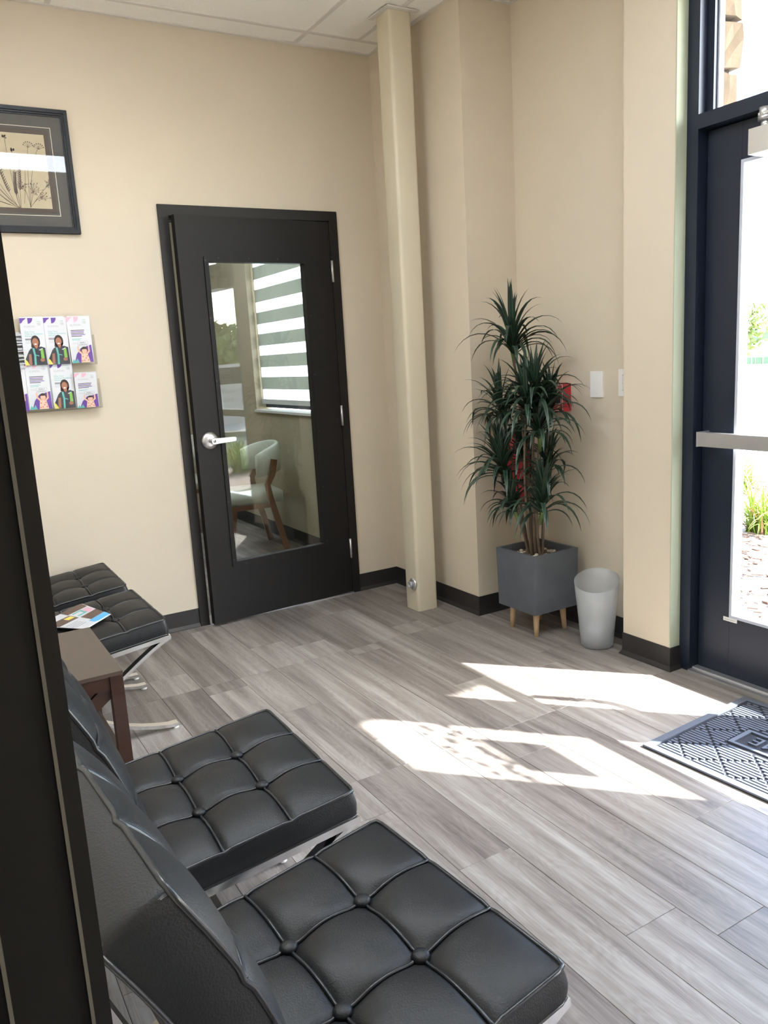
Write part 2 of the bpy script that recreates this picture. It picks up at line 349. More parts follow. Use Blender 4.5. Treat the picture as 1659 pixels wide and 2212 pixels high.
# ceiling with tiles
ceil = S(boxes('ceiling', [(-1.9, -2.1, H+.02, 3.0, 7.7, H+.05)], M['tile']), 'white acoustic tile ceiling with metal grid')
XLN = [-1.64, -.42, .80, 2.02, 2.80]; YLN = [YW] + [3.98-.61*k for k in range(10)]
tt = .012
TRO = (.80, 2.02, 3.98-.61*5, 3.98-.61*4)
for a, b in zip(XLN, XLN[1:]):
    for q, (y1, y0) in enumerate(zip(YLN, YLN[1:])):
        if abs(a-.80) < .01 and abs(y0-TRO[2]) < .01: continue
        if abs(a+.42) < .01 and q == 3: segs0 = (a, .19)
        else: segs0 = None
        xb = b
        segs = [segs0 or (a, xb)]
        if a > 2 and q >= 1: segs = [(a, 2.317), (2.317, xb)]
        for s0, s1 in segs:
            if y1 > 3.3: s1 = min(s1, XR)
            if s1-s0 < .03: continue
            bm = bmesh.new(); bx(bm, s0+tt, y0+tt, H-.004, s1-tt, y1-(0 if q == 0 else tt), H+.012)
            finish(bm, 'ceiling_tile', M['tile'], ceil, bevel=.003, seg=1)
tees = []
for y in YLN[1:]: tees.append((-1.8, y-tt, H-.008, XR if y > 3.3 else 2.76, y+tt, H))
for x in XLN[1:4]: tees.append((x-tt, -2, H-.0082, x+tt, YW, H+.001))
tees.append((2.317-tt, -2, H-.0079, 2.317+tt, 3.98, H+.001))
boxes('ceiling_tee', tees, M['tee'], ceil)
boxes('wall_angle', [(XL, YW-.022, H-.011, XR, YW-.0005, H-.001), (XR-.022, YR+.001, H-.0108, XR-.0005, YW, H-.001), (XR, YR-.022, H-.011, XB, YR-.0005, H-.001), (XB-.022, 2.46, H-.0108, XB-.0005, YR, H-.001)], M['tee'], ceil)
box('office_ceiling_tile', (-.3, 4.27, H-.004), (XR, 7.6, H+.01), M['tile'], ceil)
def troffer(x0, x1, y0, y1, lab, lens='lamp'):
    t = empty('ceiling_light', ((x0+x1)/2, (y0+y1)/2, H-.012)); tag(t, lab, 'ceiling light', 'recessed ceiling lights')
    a, b = (x1-x0)/2, (y1-y0)/2
    boxes('light_frame', [(-a, -b, -.006, a, -b+.03, .05), (-a, b-.03, -.006, a, b, .05), (-a, -b+.03, -.006, -a+.03, b-.03, .05), (a-.03, -b+.03, -.006, a, b-.03, .05)], M['lampf'], t)
    box('lens', (-a+.03, -b+.03, .0), (a-.03, b-.03, .012), M[lens], t)
troffer(.81, 2.01, TRO[2]+.01, TRO[3]-.01, 'long white recessed ceiling light reflected as a bright bar in the picture glass')
troffer(.20, .78, 3.98-.61*3+.01, 3.98-.61*2-.01, 'square white recessed ceiling light over the chairs', 'fill_lamp')  # added lamp, out of view, brightens the walls from the left
troffer(.6, 1.8, 5.6, 6.2, 'long white recessed ceiling light inside the office')  # unseen lamp put in to light the office

# baseboards with cove toe
def baseboard(name, pts, lab=None):
    """pts: floor polyline, room on the right-hand side when walking along it"""
    prof = [(0, 0), (0, .102), (.003, .102), (.004, .02), (.014, .003), (.014, 0)]
    P = [Vector((*p, 0)) for p in pts]; bm = bmesh.new(); rings = []
    for i, p in enumerate(P):
        ns = []
        for j in (i-1, i):
            if 0 <= j < len(P)-1:
                d = (P[j+1]-P[j]).normalized(); ns.append(Vector((d.y, -d.x, 0)))
        nn = ns[0] if len(ns) == 1 else (ns[0]+ns[1])/(1+ns[0].dot(ns[1]))
        rings.append([bm.verts.new(p + nn*a + Vector((0, 0, b))) for a, b in prof])
    for A, B in zip(rings, rings[1:]):
        for k in range(len(prof)):
            bm.faces.new((A[k], A[(k+1) % len(prof)], B[(k+1) % len(prof)], B[k]))
    bm.faces.new(rings[0]); bm.faces.new(rings[-1])
    return S(finish(bm, name, M['base']), lab)
e = .0006
baseboard('baseboard_far', [(XL+.004, YW-e), (1.2045, YW-e)], 'black rubber cove base left of the inner door')
baseboard('baseboard_right', [(2.2035, YW-e), (XR-e, YW-e), (XR-e, YR-e), (XB-e, YR-e), (XB-e, 2.4525), (2.64-e, 2.4525), (2.64-e, 2.1925), (2.752, 2.1925)], 'black rubber cove base round the column wall, recess and pier')
baseboard('baseboard_office', [(XR-e, 7.59), (XR-e, 4.28)], 'dark cove base along the office wall')
baseboard('baseboard_left', [(XL+e, .48), (XL+e, YW-.005)], 'dark cove base behind the chairs')
# wall_left baseboard faces +x
# office window
win1 = S(empty('window_1'), 'office window with striped roller blind seen through the door glass')
xo = 2.56
boxes('window_frame', [(xo, 4.62, 1.03, xo+.045, 6.255, 1.07), (xo, 4.62, 2.20, xo+.045, 6.255, 2.25), (xo, 4.62, 1.07, xo+.045, 4.66, 2.2), (xo, 6.215, 1.07, xo+.045, 6.255, 2.2)], M['bronze'], win1)
box('pane', (xo+.02, 4.66, 1.07), (xo+.026, 6.215, 2.2), M['glass'], win1)
box('sill', (XR-.02, 4.60, 1.0), (xo, 6.254, 1.018), M['white'], win1, bevel=.003)
bl = tag(empty('roller_blind', (2.535, 5.44, 2.14)), 'zebra roller blind of grey and sheer white bands in the office window', 'blind')
tops = [2.14, 1.967, 1.79, 1.62, 1.45, 1.277]; bots = [2.046, 1.87, 1.698, 1.527, 1.356, 1.18]
for a, b in zip(tops, bots): box('solid_band', (-.001, -.78, b-2.14), (.001, .80, a-2.14), M['opaque'], bl)
for a, b in zip([2.23]+bots, tops+[1.10]): box('sheer_band', (-.0005, -.78, b-2.14), (.0005, .80, a-2.14), M['sheer'], bl)
box('bottom_rail', (-.012, -.785, 1.062-2.14), (.012, .805, 1.10-2.14), M['offw'], bl, bevel=.004)
box('cassette', (-.03, -.79, .06), (.02, .80, .105), M['offw'], bl, bevel=.006)

# near doorway jamb at the left edge of the view
j = S(empty('door_3'), 'dark brown steel door frame close to the camera at the left edge')
box('frame_return', (-.13, .40, 0), (.0466, .47, 2.2), M['frame'], j, bevel=.0015)
box('frame_stop', (-.13, .352, 0), (.0336, .3995, 2.2), M['frame'], j, bevel=.0012)
box('frame_face', (-.13, .30, 0), (.0015, .3515, 2.2), M['frame'], j, bevel=.0012)
we = mat('lit_worn_edge', (.16, .15, .125), .5)  # paler strips paint the light caught along the worn frame edges
box('edge_highlight', (.0320, .3495, 0), (.0336, .3519, 2.2), we, j)
box('edge_highlight', (-.0003, .2975, 0), (.0012, .2999, 2.2), we, j)
box('frame_head', (-.13, -.55, 2.14), (.03, .2995, 2.2), M['frame'], j, bevel=.0012)

# ---------------------------------------------------------------- inner door
d1 = S(empty('door_1'), 'dark brown steel door with tall glass lite, slightly ajar')
fr = boxes('door_frame', [(1.205, YW-.014, 0, 1.256, YW+.13, 2.19), (2.152, YW-.014, 0, 2.203, YW+.13, 2.19), (1.256, YW-.0139, 2.139, 2.152, YW+.1299, 2.19),
                          (2.138, YW+.04, 0, 2.1525, YW+.12, 2.14), (1.256, YW+.04, 2.126, 2.14, YW+.12, 2.1395)], M['frame'], d1, bevel=.0015)
box('threshold', (1.256, YW-.03, 0), (2.152, YW+.12, .008), M['alu'], d1, bevel=.002)
leaf = empty('door_leaf', (2.150, YW-.012, 0), math.radians(4.3), d1)   # hinge line; local -x runs towards the latch
LW = .888
lx0, lx1 = -.738, -.171; gz0, gz1 = .332, 1.916
a = .055   # lite trim width on the leaf
bm = bmesh.new()
T0, T1 = 0.0, .044
for b_ in ((-LW, T0, .012, lx0, T1, 2.134), (lx1, T0, .012, 0, T1, 2.134), (lx0, T0, .012, lx1, T1, gz0), (lx0, T0, gz1, lx1, T1, 2.134)): bx(bm, *b_)
bmesh.ops.remove_doubles(bm, verts=bm.verts, dist=.0001)
slab = finish(bm, 'leaf_slab', M['door'], leaf)
def ring(x0, z0, x1, z1, w_, y0, y1):
    return [(x0-w_, y0, z0-w_, x0, y1, z1+w_), (x1, y0, z0-w_, x1+w_, y1, z1+w_), (x0, y0, z0-w_, x1, y1, z0), (x0, y0, z1, x1, y1, z1+w_)]
boxes('lite_trim', ring(lx0+.006, gz0+.006, lx1-.006, gz1-.006, .024, -.007, .0), M['door'], leaf, bevel=.002)
boxes('lite_stop', ring(lx0+.006, gz0+.006, lx1-.006, gz1-.006, .006, -.004, .04), M['frame'], leaf)
box('lite_glass', (lx0+.001, .02, gz0+.001), (lx1-.001, .026, gz1-.001), M['doorglass'], leaf)
bm = bmesh.new(); lathe(bm, [(.0001, -.0012), (.0045, -.001), (.0055, .001)], 10, mtx=RX)
me = None
sc0 = finish(bm, 'lite_screw', M['black'], leaf, loc=(lx0-.012, -.0075, gz1+.0))
for px, pz in [(lx0-.012, gz0+.32*k+.02) for k in range(5)] + [(lx1+.012, gz0+.32*k+.02) for k in range(5)] + [(lx0+.06+.17*k, gz1+.013) for k in range(3)] + [(lx0+.06+.17*k, gz0-.013) for k in range(3)]:
    c = sc0.copy(); COL.objects.link(c); c.location = (px, -.0075, pz)
# lever set
lv = empty('lever_handle', (-LW+.071, 0, 1.008), 0, leaf)
bm = bmesh.new(); lathe(bm, [(.0001, -.017), (.024, -.0165), (.039, -.012), (.045, -.005), (.046, 0)], 32, mtx=Matrix.Rotation(-math.pi/2, 4, 'X').inverted() @ Matrix.Identity(4))
for v in bm.verts: v.co.y = -abs(v.co.y)
finish(bm, 'rose', M['silver'], lv, smooth=True)
bm = bmesh.new(); tube(bm, [(0, -.01, 0), (0, -.055, 0)], [.013, .0115], 16); finish(bm, 'spindle', M['silver'], lv)
bm = bmesh.new(); pts = []
prism(bm, [(-.014, -.006), (-.012, -.013), (0, -.016), (.03, -.014), (.115, -.011), (.122, -.008), (.122, .009), (.115, .011), (.03, .013), (0, .015), (-.012, .012), (-.015, .005)], 1, -.066, -.05)
finish(bm, 'lever', M['silver'], lv, bevel=.003)
bm = bmesh.new(); lathe(bm, [(.0001, -.002), (.008, -.0015), (.0085, 0)], 16, mtx=RX)
for v in bm.verts: v.co.y = -abs(v.co.y) - .066
finish(bm, 'key_cylinder', M['alu'], lv)
box('keyhole', (-.001, -.0695, -.004), (.001, -.0678, .004), M['slot'], lv)
for z in (1.87, 1.067, .277):
    bm = bmesh.new(); tube(bm, [(2.1515, YW-.019, z-.058), (2.1515, YW-.019, z+.058)], .0068, 12)
    for k in range(1, 5): tube(bm, [(2.1515, YW-.019, z-.058+.0232*k-.0006), (2.1515, YW-.019, z-.058+.0232*k+.0006)], .0073, 12)
    bx(bm, 2.1535, YW-.016, z-.056, 2.161, YW-.0142, z+.056)
    finish(bm, 'hinge', M['alu'], d1)

# ---------------------------------------------------------------- exit doors
d2 = S(empty('door_2'), 'pair of dark aluminium glazed exit doors in the storefront')
boxes('door_frame', [(2.70, 2.142, 0, 2.82, 2.196, 2.74), (2.702, .20, 0, 2.82, .25, 2.74), (2.70, .25, 2.158, 2.82, 2.142, 2.21), (2.70, .25, 2.70, 2.82, 2.142, 2.74)], M['bronze'], d2, bevel=.002)
box('door_stop', (2.7985, .25, 2.12), (2.815, 2.128, 2.1585), M['bronze'], d2)
box('door_stop', (2.762, 2.128, .02), (2.80, 2.1425, 2.158), M['bronze'], d2)
box('frame_bead', (2.745, 2.113, 2.21), (2.80, 2.142, 2.70), M['bronze'], d2, bevel=.002)
boxes('threshold', [(2.69, .25, 0, 2.84, 2.142, .010), (2.72, .25, .01, 2.80, 2.142, .016)], M['alu'], d2, bevel=.002)
win2 = S(empty('window_2'), 'clear transom window above the exit doors')
box('pane', (2.775, .25, 2.21), (2.781, 2.112, 2.70), M['glass'], win2)
boxes('gasket', [(2.765, 2.106, 2.21, 2.792, 2.1135, 2.70), (2.765, .25, 2.2105, 2.792, 2.106, 2.216)], M['gasket'], win2)
def exit_leaf(y0, y1, g0, g1):
    L_ = empty('door_leaf', (0, 0, 0), 0, d2)
    boxes('stile', [(2.752, g1, .012, 2.797, y1, 2.152)], M['bronze'], L_, bevel=.003)
    boxes('stile', [(2.752, y0, .012, 2.797, g0, 2.152)], M['bronze'], L_, bevel=.003)
    box('bottom_rail', (2.7525, g0, .012), (2.7965, g1, .266), M['bronze'], L_, bevel=.002)
    box('top_rail', (2.7525, g0, 2.02), (2.7965, g1, 2.152), M['bronze'], L_, bevel=.002)
    boxes('gasket', [(2.749, g1-.012, .266, 2.80, g1, 2.02), (2.749, g0, .266, 2.80, g0+.012, 2.02), (2.749, g0+.012, .266, 2.80, g1-.012, .278), (2.749, g0+.012, 2.008, 2.80, g1-.012, 2.02)], M['gasket'], L_, bevel=.002)
    box('glass', (2.772, g0+.004, .27), (2.778, g1-.004, 2.016), M['glass'], L_)
    bm = bmesh.new(); bx(bm, 2.682, y0+.03, .967, 2.712, y1-.028, 1.022); pb = finish(bm, 'push_bar', M['alu'], L_, bevel=.004)
    boxes('push_bar_cap', [(2.680, y1-.034, .965, 2.7515, y1-.027, 1.024), (2.680, y0+.026, .965, 2.7515, y0+.034, 1.024)], M['alu'], L_, bevel=.002)
    return L_
l1 = exit_leaf(1.212, 2.138, 1.362, 1.992)
l2 = exit_leaf(.256, 1.204, .462, 1.052)
bm = bmesh.new(); bx(bm, 2.7495, 1.955, .25, 2.7518, 2.018, .266)
finish(bm, 'maker_plate', M['offw'], l1, bevel=.001); box('plate_line', (2.7488, 1.962, .2565), (2.7495, 2.011, .2585), M['greyink'], l1)
for yy, s in ((1.40, 1), (1.12, -1)):
    bm = bmesh.new()
    pts = [(2.797, yy-.10*s, .83), (2.835, yy-.10*s, .83), (2.845, yy-.095*s, .835), (2.845, yy-.06*s, .84), (2.845, yy-.02*s, .85), (2.845, yy+.005*s, .87), (2.845, yy+.012*s, .9), (2.845, yy+.013*s, 1.12), (2.84, yy+.01*s, 1.145), (2.797, yy-.10*s, 1.16)]
    tube(bm, pts, .0165, 10); finish(bm, 'pull_handle', M['alu'], l1 if s > 0 else l2)
# closer
cl = empty('door_closer', (2.70, 1.80, 2.05), 0, l1)
box('closer_body', (-.045, -.31, -.042), (.05, .098, .042), M['silver'], cl, bevel=.006)
bm = bmesh.new(); tube(bm, [(-.02, .05, .042), (-.02, .05, .062)], .016, 14); tube(bm, [(-.02, .05, .062), (-.02, .05, .078)], .026, 16)
finish(bm, 'spindle_cap', M['silver'], cl)
bm = bmesh.new(); prism(bm, [(-.035, .07), (-.035, -.3), (-.012, -.3), (-.005, .07)], 2, .08, .088); finish(bm, 'closer_arm', M['silver'], cl, bevel=.002)
bm = bmesh.new(); prism(bm, [(-.015, .06), (-.005, .075), (.045, -.26), (.03, -.28)], 2, .09, .098)
tube(bm, [(-.02, .055, .075), (-.02, .055, .105)], .018, 14); finish(bm, 'closer_forearm', M['silver'], cl, bevel=.001)
# vinyl lettering on the glass, read from outside (left = -y)
MT = lambda y, z: Matrix.Translation((2.7792, y, z)) @ Matrix(((0, 0, 1, 0), (1, 0, 0, 0), (0, 1, 0, 0), (0, 0, 0, 1)))
bm = bmesh.new()
for s_, z in (("WORLD'S", 1.315), ('SUCCESSFUL', 1.235), ('AFTER-SCHOOL', 1.155), ('PROGRAM', 1.075)):
    text_into(bm, s_, .062 if len(s_) < 10 else .05, MT(1.62, z), align='CENTER')
finish(bm, 'vinyl_lettering', M['vinylw'], l1)
bm = bmesh.new(); r3 = random.Random(2)
BL = [(.968, 1.724), (.937, 1.711), (.884, 1.761), (.849, 1.697), (.992, 1.635), (.936, 1.618), (.749, 1.741), (.711, 1.74), (.653, 1.737), (.781, 1.625), (.864, 1.613), (.734, 1.63), (.694, 1.616), (.609, 1.714), (.538, 1.72), (.617, 1.634), (.567, 1.643), (.526, 1.622), (.905, 1.66), (.82, 1.70), (.66, 1.60)]
for (y, z) in BL:
    pts = []; ph = r3.random()*6
    for k in range(9):
        a_ = 2*math.pi*k/9; rr = (.023 + .008*math.sin(3*a_+ph))
        pts.append((y+rr*1.2*math.cos(a_), z+rr*math.sin(a_)))
    prism(bm, pts, 0, 2.7785, 2.7795)
finish(bm, 'vinyl_decals', M['vinylw'], l2)
bm = bmesh.new()
for (y, z) in ((1.47, 1.22), (1.44, 1.225)):
    pass
box('window_notice', (2.7785, .60, 1.36), (2.7805, .887, 1.585), M['sign'], l2); bm.free()

# ---------------------------------------------------------------- steel column
cx0, cx1, cy0, cy1 = 2.252, 2.382, 3.562, 3.692
colm = tag(empty('column', ((cx0+cx1)/2, (cy0+cy1)/2, 0)), 'square beige painted steel column in front of the corner', 'column')
hx = (cx1-cx0)/2
bm = bmesh.new(); prof = []
for sx, sy, a0 in ((1, 1, 0), (-1, 1, 90), (-1, -1, 180), (1, -1, 270)):
    for k in range(5):
        t = math.radians(a0+22.5*k); r = .018
        prof.append((sx*(hx-r)+r*math.cos(t), sy*(hx-r)+r*math.sin(t)))
prism(bm, prof, 2, 0, H-.005); o = finish(bm, 'shaft', M['col'], colm)
for p_ in o.data.polygons: p_.use_smooth = len(p_.vertices) == 4
try: o.data.set_sharp_from_angle(angle=math.radians(60))
except Exception: pass
boxes('ceiling_collar', [(-hx-.025, -hx-.03, H-.014, hx+.025, -hx-.001, H-.0085), (-hx-.03, -hx-.001, H-.0142, -hx-.001, hx+.02, H-.0086)], M['tee'], colm)
ds = tag(empty('door_stop', (cx0, 3.602, .152)), 'round chrome door stop on the column near the floor', 'door stop')
ML = Matrix.Rotation(-math.pi/2, 4, 'Y')
bm = bmesh.new(); lathe(bm, [(.034, 0), (.034, .005), (.028, .010), (.018, .013)], 24, mtx=ML); finish(bm, 'stop_plate', M['silver'], ds, smooth=False)
bm = bmesh.new(); lathe(bm, [(.016, .012), (.017, .022), (.018, .028), (.013, .028), (.012, .02)], 24, mtx=ML); finish(bm, 'bumper', M['greyink'], ds)

# ---------------------------------------------------------------- wall plates, alarm, extinguisher
pl = tag(empty('wall_plate', (XB, 2.7485, 1.2045)), 'blank white wall plate between the plant and the light switch', 'wall plate')
box('plate', (-.007, -.0395, -.06), (0, .0395, .06), M['white'], pl, bevel=.003)
for z in (-.042, .042):
    bm = bmesh.new(); lathe(bm, [(.0028, 0), (.0024, .001)], 10, mtx=ML); finish(bm, 'screw', M['offw'], pl, loc=(-.007, 0, z))
sw = tag(empty('light_switch', (XB, 2.571, 1.212)), 'white rocker light switch partly hidden by the pier edge', 'light switch')
box('plate', (-.007, -.042, -.06), (0, .042, .06), M['white'], sw, bevel=.003)
boxes('rocker_frame', [(-.0085, -.018, -.035, -.0069, .018, .035)], M['slot'], sw)
box('rocker', (-.0115, -.0165, -.002), (-.0086, .0165, .0335), M['offw'], sw, bevel=.001); box('rocker', (-.0105, -.0165, -.0335), (-.0086, .0165, -.003), M['offw'], sw, bevel=.001)
fa = tag(empty('fire_alarm_box', (XB, 2.985, 1.143)), 'red wall-mounted fire alarm box with white lettering behind the plant leaves', 'fire alarm')
box('housing', (-.05, -.062, -.067), (0, .062, .067), M['redd'], fa, bevel=.003)
boxes('white_border', [(-.0515, -.058, -.063, -.0498, -.0555, .063), (-.0515, .0555, -.063, -.0498, .058, .063), (-.0515, -.0555, -.063, -.0498, .0555, -.0605), (-.0515, -.0555, .0605, -.0498, .0555, .063)], M['white'], fa)
boxes('pull_recess', [(-.0512, -.045, -.028, -.0495, .045, .012)], M['black'], fa)
boxes('recess_outline', [(-.0519, -.047, -.031, -.051, -.0445, .014), (-.0519, .0445, -.031, -.051, .047, .014), (-.0519, -.0445, -.031, -.051, .0445, -.0285)], M['white'], fa)
box('handle_bar', (-.062, -.036, -.006), (-.051, .036, .002), M['white'], fa, bevel=.002)
MW = lambda y, z: Matrix.Translation((-.0503, y, z)) @ Matrix(((0, 0, -1, 0), (-1, 0, 0, 0), (0, 1, 0, 0), (0, 0, 0, 1)))
bm = bmesh.new(); text_into(bm, 'FIRE', .03, MW(0, .026), align='CENTER'); finish(bm, 'lettering', M['white'], fa)
bm = bmesh.new(); text_into(bm, 'PULL', .014, MW(.02, -.052), align='CENTER'); finish(bm, 'lettering', M['white'], fa)
bm = bmesh.new(); lathe(bm, [(.009, 0), (.009, .004)], 16, mtx=ML); finish(bm, 'key_lock', M['brass'], fa, loc=(-.05, -.03, -.048))
ex = tag(empty('fire_extinguisher', (2.70, 3.232, .59)), 'red fire extinguisher hung in the corner behind the plant', 'fire extinguisher')
bm = bmesh.new(); lathe(bm, [(.055, 0), (.062, .012), (.062, .30), (.055, .335), (.035, .355), (.02, .362), (.02, .375)], 28); finish(bm, 'cylinder', M['red'], ex)
bm = bmesh.new(); lathe(bm, [(.0635, .115), (.0635, .135)], 28); finish(bm, 'strap', M['black'], ex)
boxes('wall_bracket', [(.06, -.02, .1, .0865, .02, .34), (-.005, -.01, .33, .0865, .01, .345)], M['black'], ex)
bm = bmesh.new(); tube(bm, [(0, 0, .372), (0, 0, .40)], .018, 14); finish(bm, 'valve', M['brass'], ex)
boxes('grip', [(-.05, -.008, .395, .03, .008, .403), (-.055, -.008, .412, .02, .008, .42), (.01, -.007, .39, .03, .007, .415)], M['black'], ex, bevel=.002)
bm = bmesh.new(); tube(bm, [(-.02, .01, .39), (-.05, .035, .385), (-.066, .04, .33), (-.07, .032, .22), (-.07, .028, .11)], .0085, 10); finish(bm, 'hose', M['black'], ex)
bm = bmesh.new(); tube(bm, [(-.07, .028, .11), (-.07, .028, .10), (-.07, .028, .095), (-.07, .027, .035)], [.011, .011, .008, .0085], 12); finish(bm, 'nozzle', M['alu'], ex)
bm = bmesh.new(); tube(bm, [(0, .03, .40), (0, .036, .42)], .012, 12); finish(bm, 'gauge', M['silver'], ex)

# ---------------------------------------------------------------- chairs
def cushion(name, Lx, Ly, T, parent, mtx0, n=3, crown=.014, bend=0):
    """tufted cushion; local x 0..Lx, y -Ly/2..Ly/2, tufted face +z; z=T at the piping"""
    G = 54; R_ = .012
    class Bent:
        def __matmul__(self, v): return mtx0 @ Vector((v.x, v.y, v.z + bend*math.sin(math.pi*max(0, min(1, v.x/Lx)))))
    mtx = Bent()
    def hgt(u, v):
        h = crown*(1-(2*u-1)**6)*(1-(2*v-1)**6)
        su = min(abs(u-k/n) for k in range(1, n)); sv = min(abs(v-k/n) for k in range(1, n))
        du, dv = su*Lx, sv*Ly
        h -= .0065*math.exp(-(du/.008)**2) + .0065*math.exp(-(dv/.008)**2)
        cu = abs(math.sin(math.pi*n*u)); cv = abs(math.sin(math.pi*n*v)); h += .006*(cu*cv)**.6
        for a_ in range(1, n):
            for b_ in range(1, n):
                dd = ((u-a_/n)*Lx)**2 + ((v-b_/n)*Ly)**2
                h -= .014*math.exp(-dd/(2*.034**2))
        return h
    def fold(t, k, L_):   # slight scallop of the outline between seams
        return -.006*(1-abs(math.cos(math.pi*n*t/1)))*0
    bm = bmesh.new()
    def pt(u, v):
        x, y = u*Lx, (v-.5)*Ly
        # rounded corners in plan
        cxn = max(0, abs(x-Lx/2)-(Lx/2-R_)); cyn = max(0, abs(y)-(Ly/2-R_))
        if cxn > 0 and cyn > 0:
            m_ = max(cxn, cyn); l_ = math.hypot(cxn, cyn); s_ = m_/l_
            x = Lx/2 + math.copysign(Lx/2-R_+cxn*s_, x-Lx/2); y = math.copysign(Ly/2-R_+cyn*s_, y)
        return x, y
    top = [[None]*(G+1) for _ in range(G+1)]
    for i in range(G+1):
        for k in range(G+1):
            u, v = i/G, k/G; x, y = pt(u, v)
            top[i][k] = bm.verts.new((x, y, T+max(hgt(u, v), -.004)))
    for i in range(G):
        for k in range(G): bm.faces.new((top[i][k], top[i+1][k], top[i+1][k+1], top[i][k+1]))
    per = [(i, 0) for i in range(G)] + [(G, k) for k in range(G)] + [(G-i, G) for i in range(G)] + [(0, G-k) for k in range(G)]
    loops = [[top[i][k] for i, k in per]]
    for fz, bul in ((.75, .004), (.5, .006), (.25, .004), (0, 0)):
        lp = []
        for i, k in per:
            x, y = pt(i/G, k/G); dx, dy = x-Lx/2, y; l_ = math.hypot(dx, dy)
            nx = dx/l_ if abs(dx) > Lx/2-.03 else 0; ny = dy/l_ if abs(dy) > Ly/2-.03 else 0
            lp.append(bm.verts.new((x+nx*bul, y+ny*bul, T*fz)))
        loops.append(lp)
    for A, B in zip(loops, loops[1:]):
        for k in range(len(A)): bm.faces.new((A[k], A[(k+1) % len(A)], B[(k+1) % len(A)], B[k]))
    bm.faces.new(loops[-1])
    for v in bm.verts: v.co = mtx @ v.co
    body = finish(bm, name, M['leather'], parent, smooth=True)
    body.data.set_sharp_from_angle(angle=math.radians(38))
    def surf(u, v, off=0):
        x, y = pt(u, v); return mtx @ Vector((x, y, T+max(hgt(u, v), -.004)+off))
    bm = bmesh.new()
    per2 = [(i/G, k/G) for i, k in per[::2]]
    tube(bm, [surf(u, v, .001) for u, v in per2], .0042, 8, closed=True)
    tube(bm, [mtx @ Vector((*pt(u, v), .002)) for u, v in per2], .0036, 6, closed=True)
    for k in range(1, n):
        tube(bm, [surf(i/60, k/n, .004) for i in range(61)], .0033, 6)
        tube(bm, [surf(k/n, i/60, .004) for i in range(61)], .0033, 6)
    for cu_, cv_ in ((0, 0), (1, 0), (1, 1), (0, 1)):
        x, y = pt(cu_, cv_); tube(bm, [mtx @ Vector((x, y, T*q)) for q in (.03, .35, .65, .97)], .0022, 6)
    finish(bm, 'piping', M['piping'], body, smooth=True)
    rot = mtx0.to_3x3().to_4x4()
    for a_ in range(1, n):
        for b_ in range(1, n):
            bm = bmesh.new(); lathe(bm, [(.0145, -.004), (.016, .002), (.0135, .0065), (.0075, .0088), (.0005, .0095)], 18, mtx=rot)
            finish(bm, 'button', M['leather'], body, loc=surf(a_/n, b_/n, .004), smooth=True)
    return body
def ribbon(bm, pts, y, wy, t):
    """flat bar following pts (x,z) in the plane y, thickness t in plane, width wy across"""
    P = [Vector((p[0], 0, p[1])) for p in pts]; rings = []
    for i, p in enumerate(P):
        d = (P[min(i+1, len(P)-1)]-P[max(i-1, 0)]).normalized(); nrm = Vector((-d.z, 0, d.x))
        rings.append([bm.verts.new(p+nrm*s_*t/2+Vector((0, y+q*wy/2, 0))) for s_, q in ((1, 1), (1, -1), (-1, -1), (-1, 1))])
    for A, B in zip(rings, rings[1:]):
        for k in range(4): bm.faces.new((A[k], A[(k+1) % 4], B[(k+1) % 4], B[k]))
    bm.faces.new(rings[0]); bm.faces.new(rings[-1])
def bez(p0, p1, p2, p3, n=16):
    return [tuple((1-t)**3*a_+3*(1-t)**2*t*b_+3*(1-t)*t*t*c_+t**3*d_ for a_, b_, c_, d_ in zip(p0, p1, p2, p3)) for t in [i/n for i in range(n+1)]]
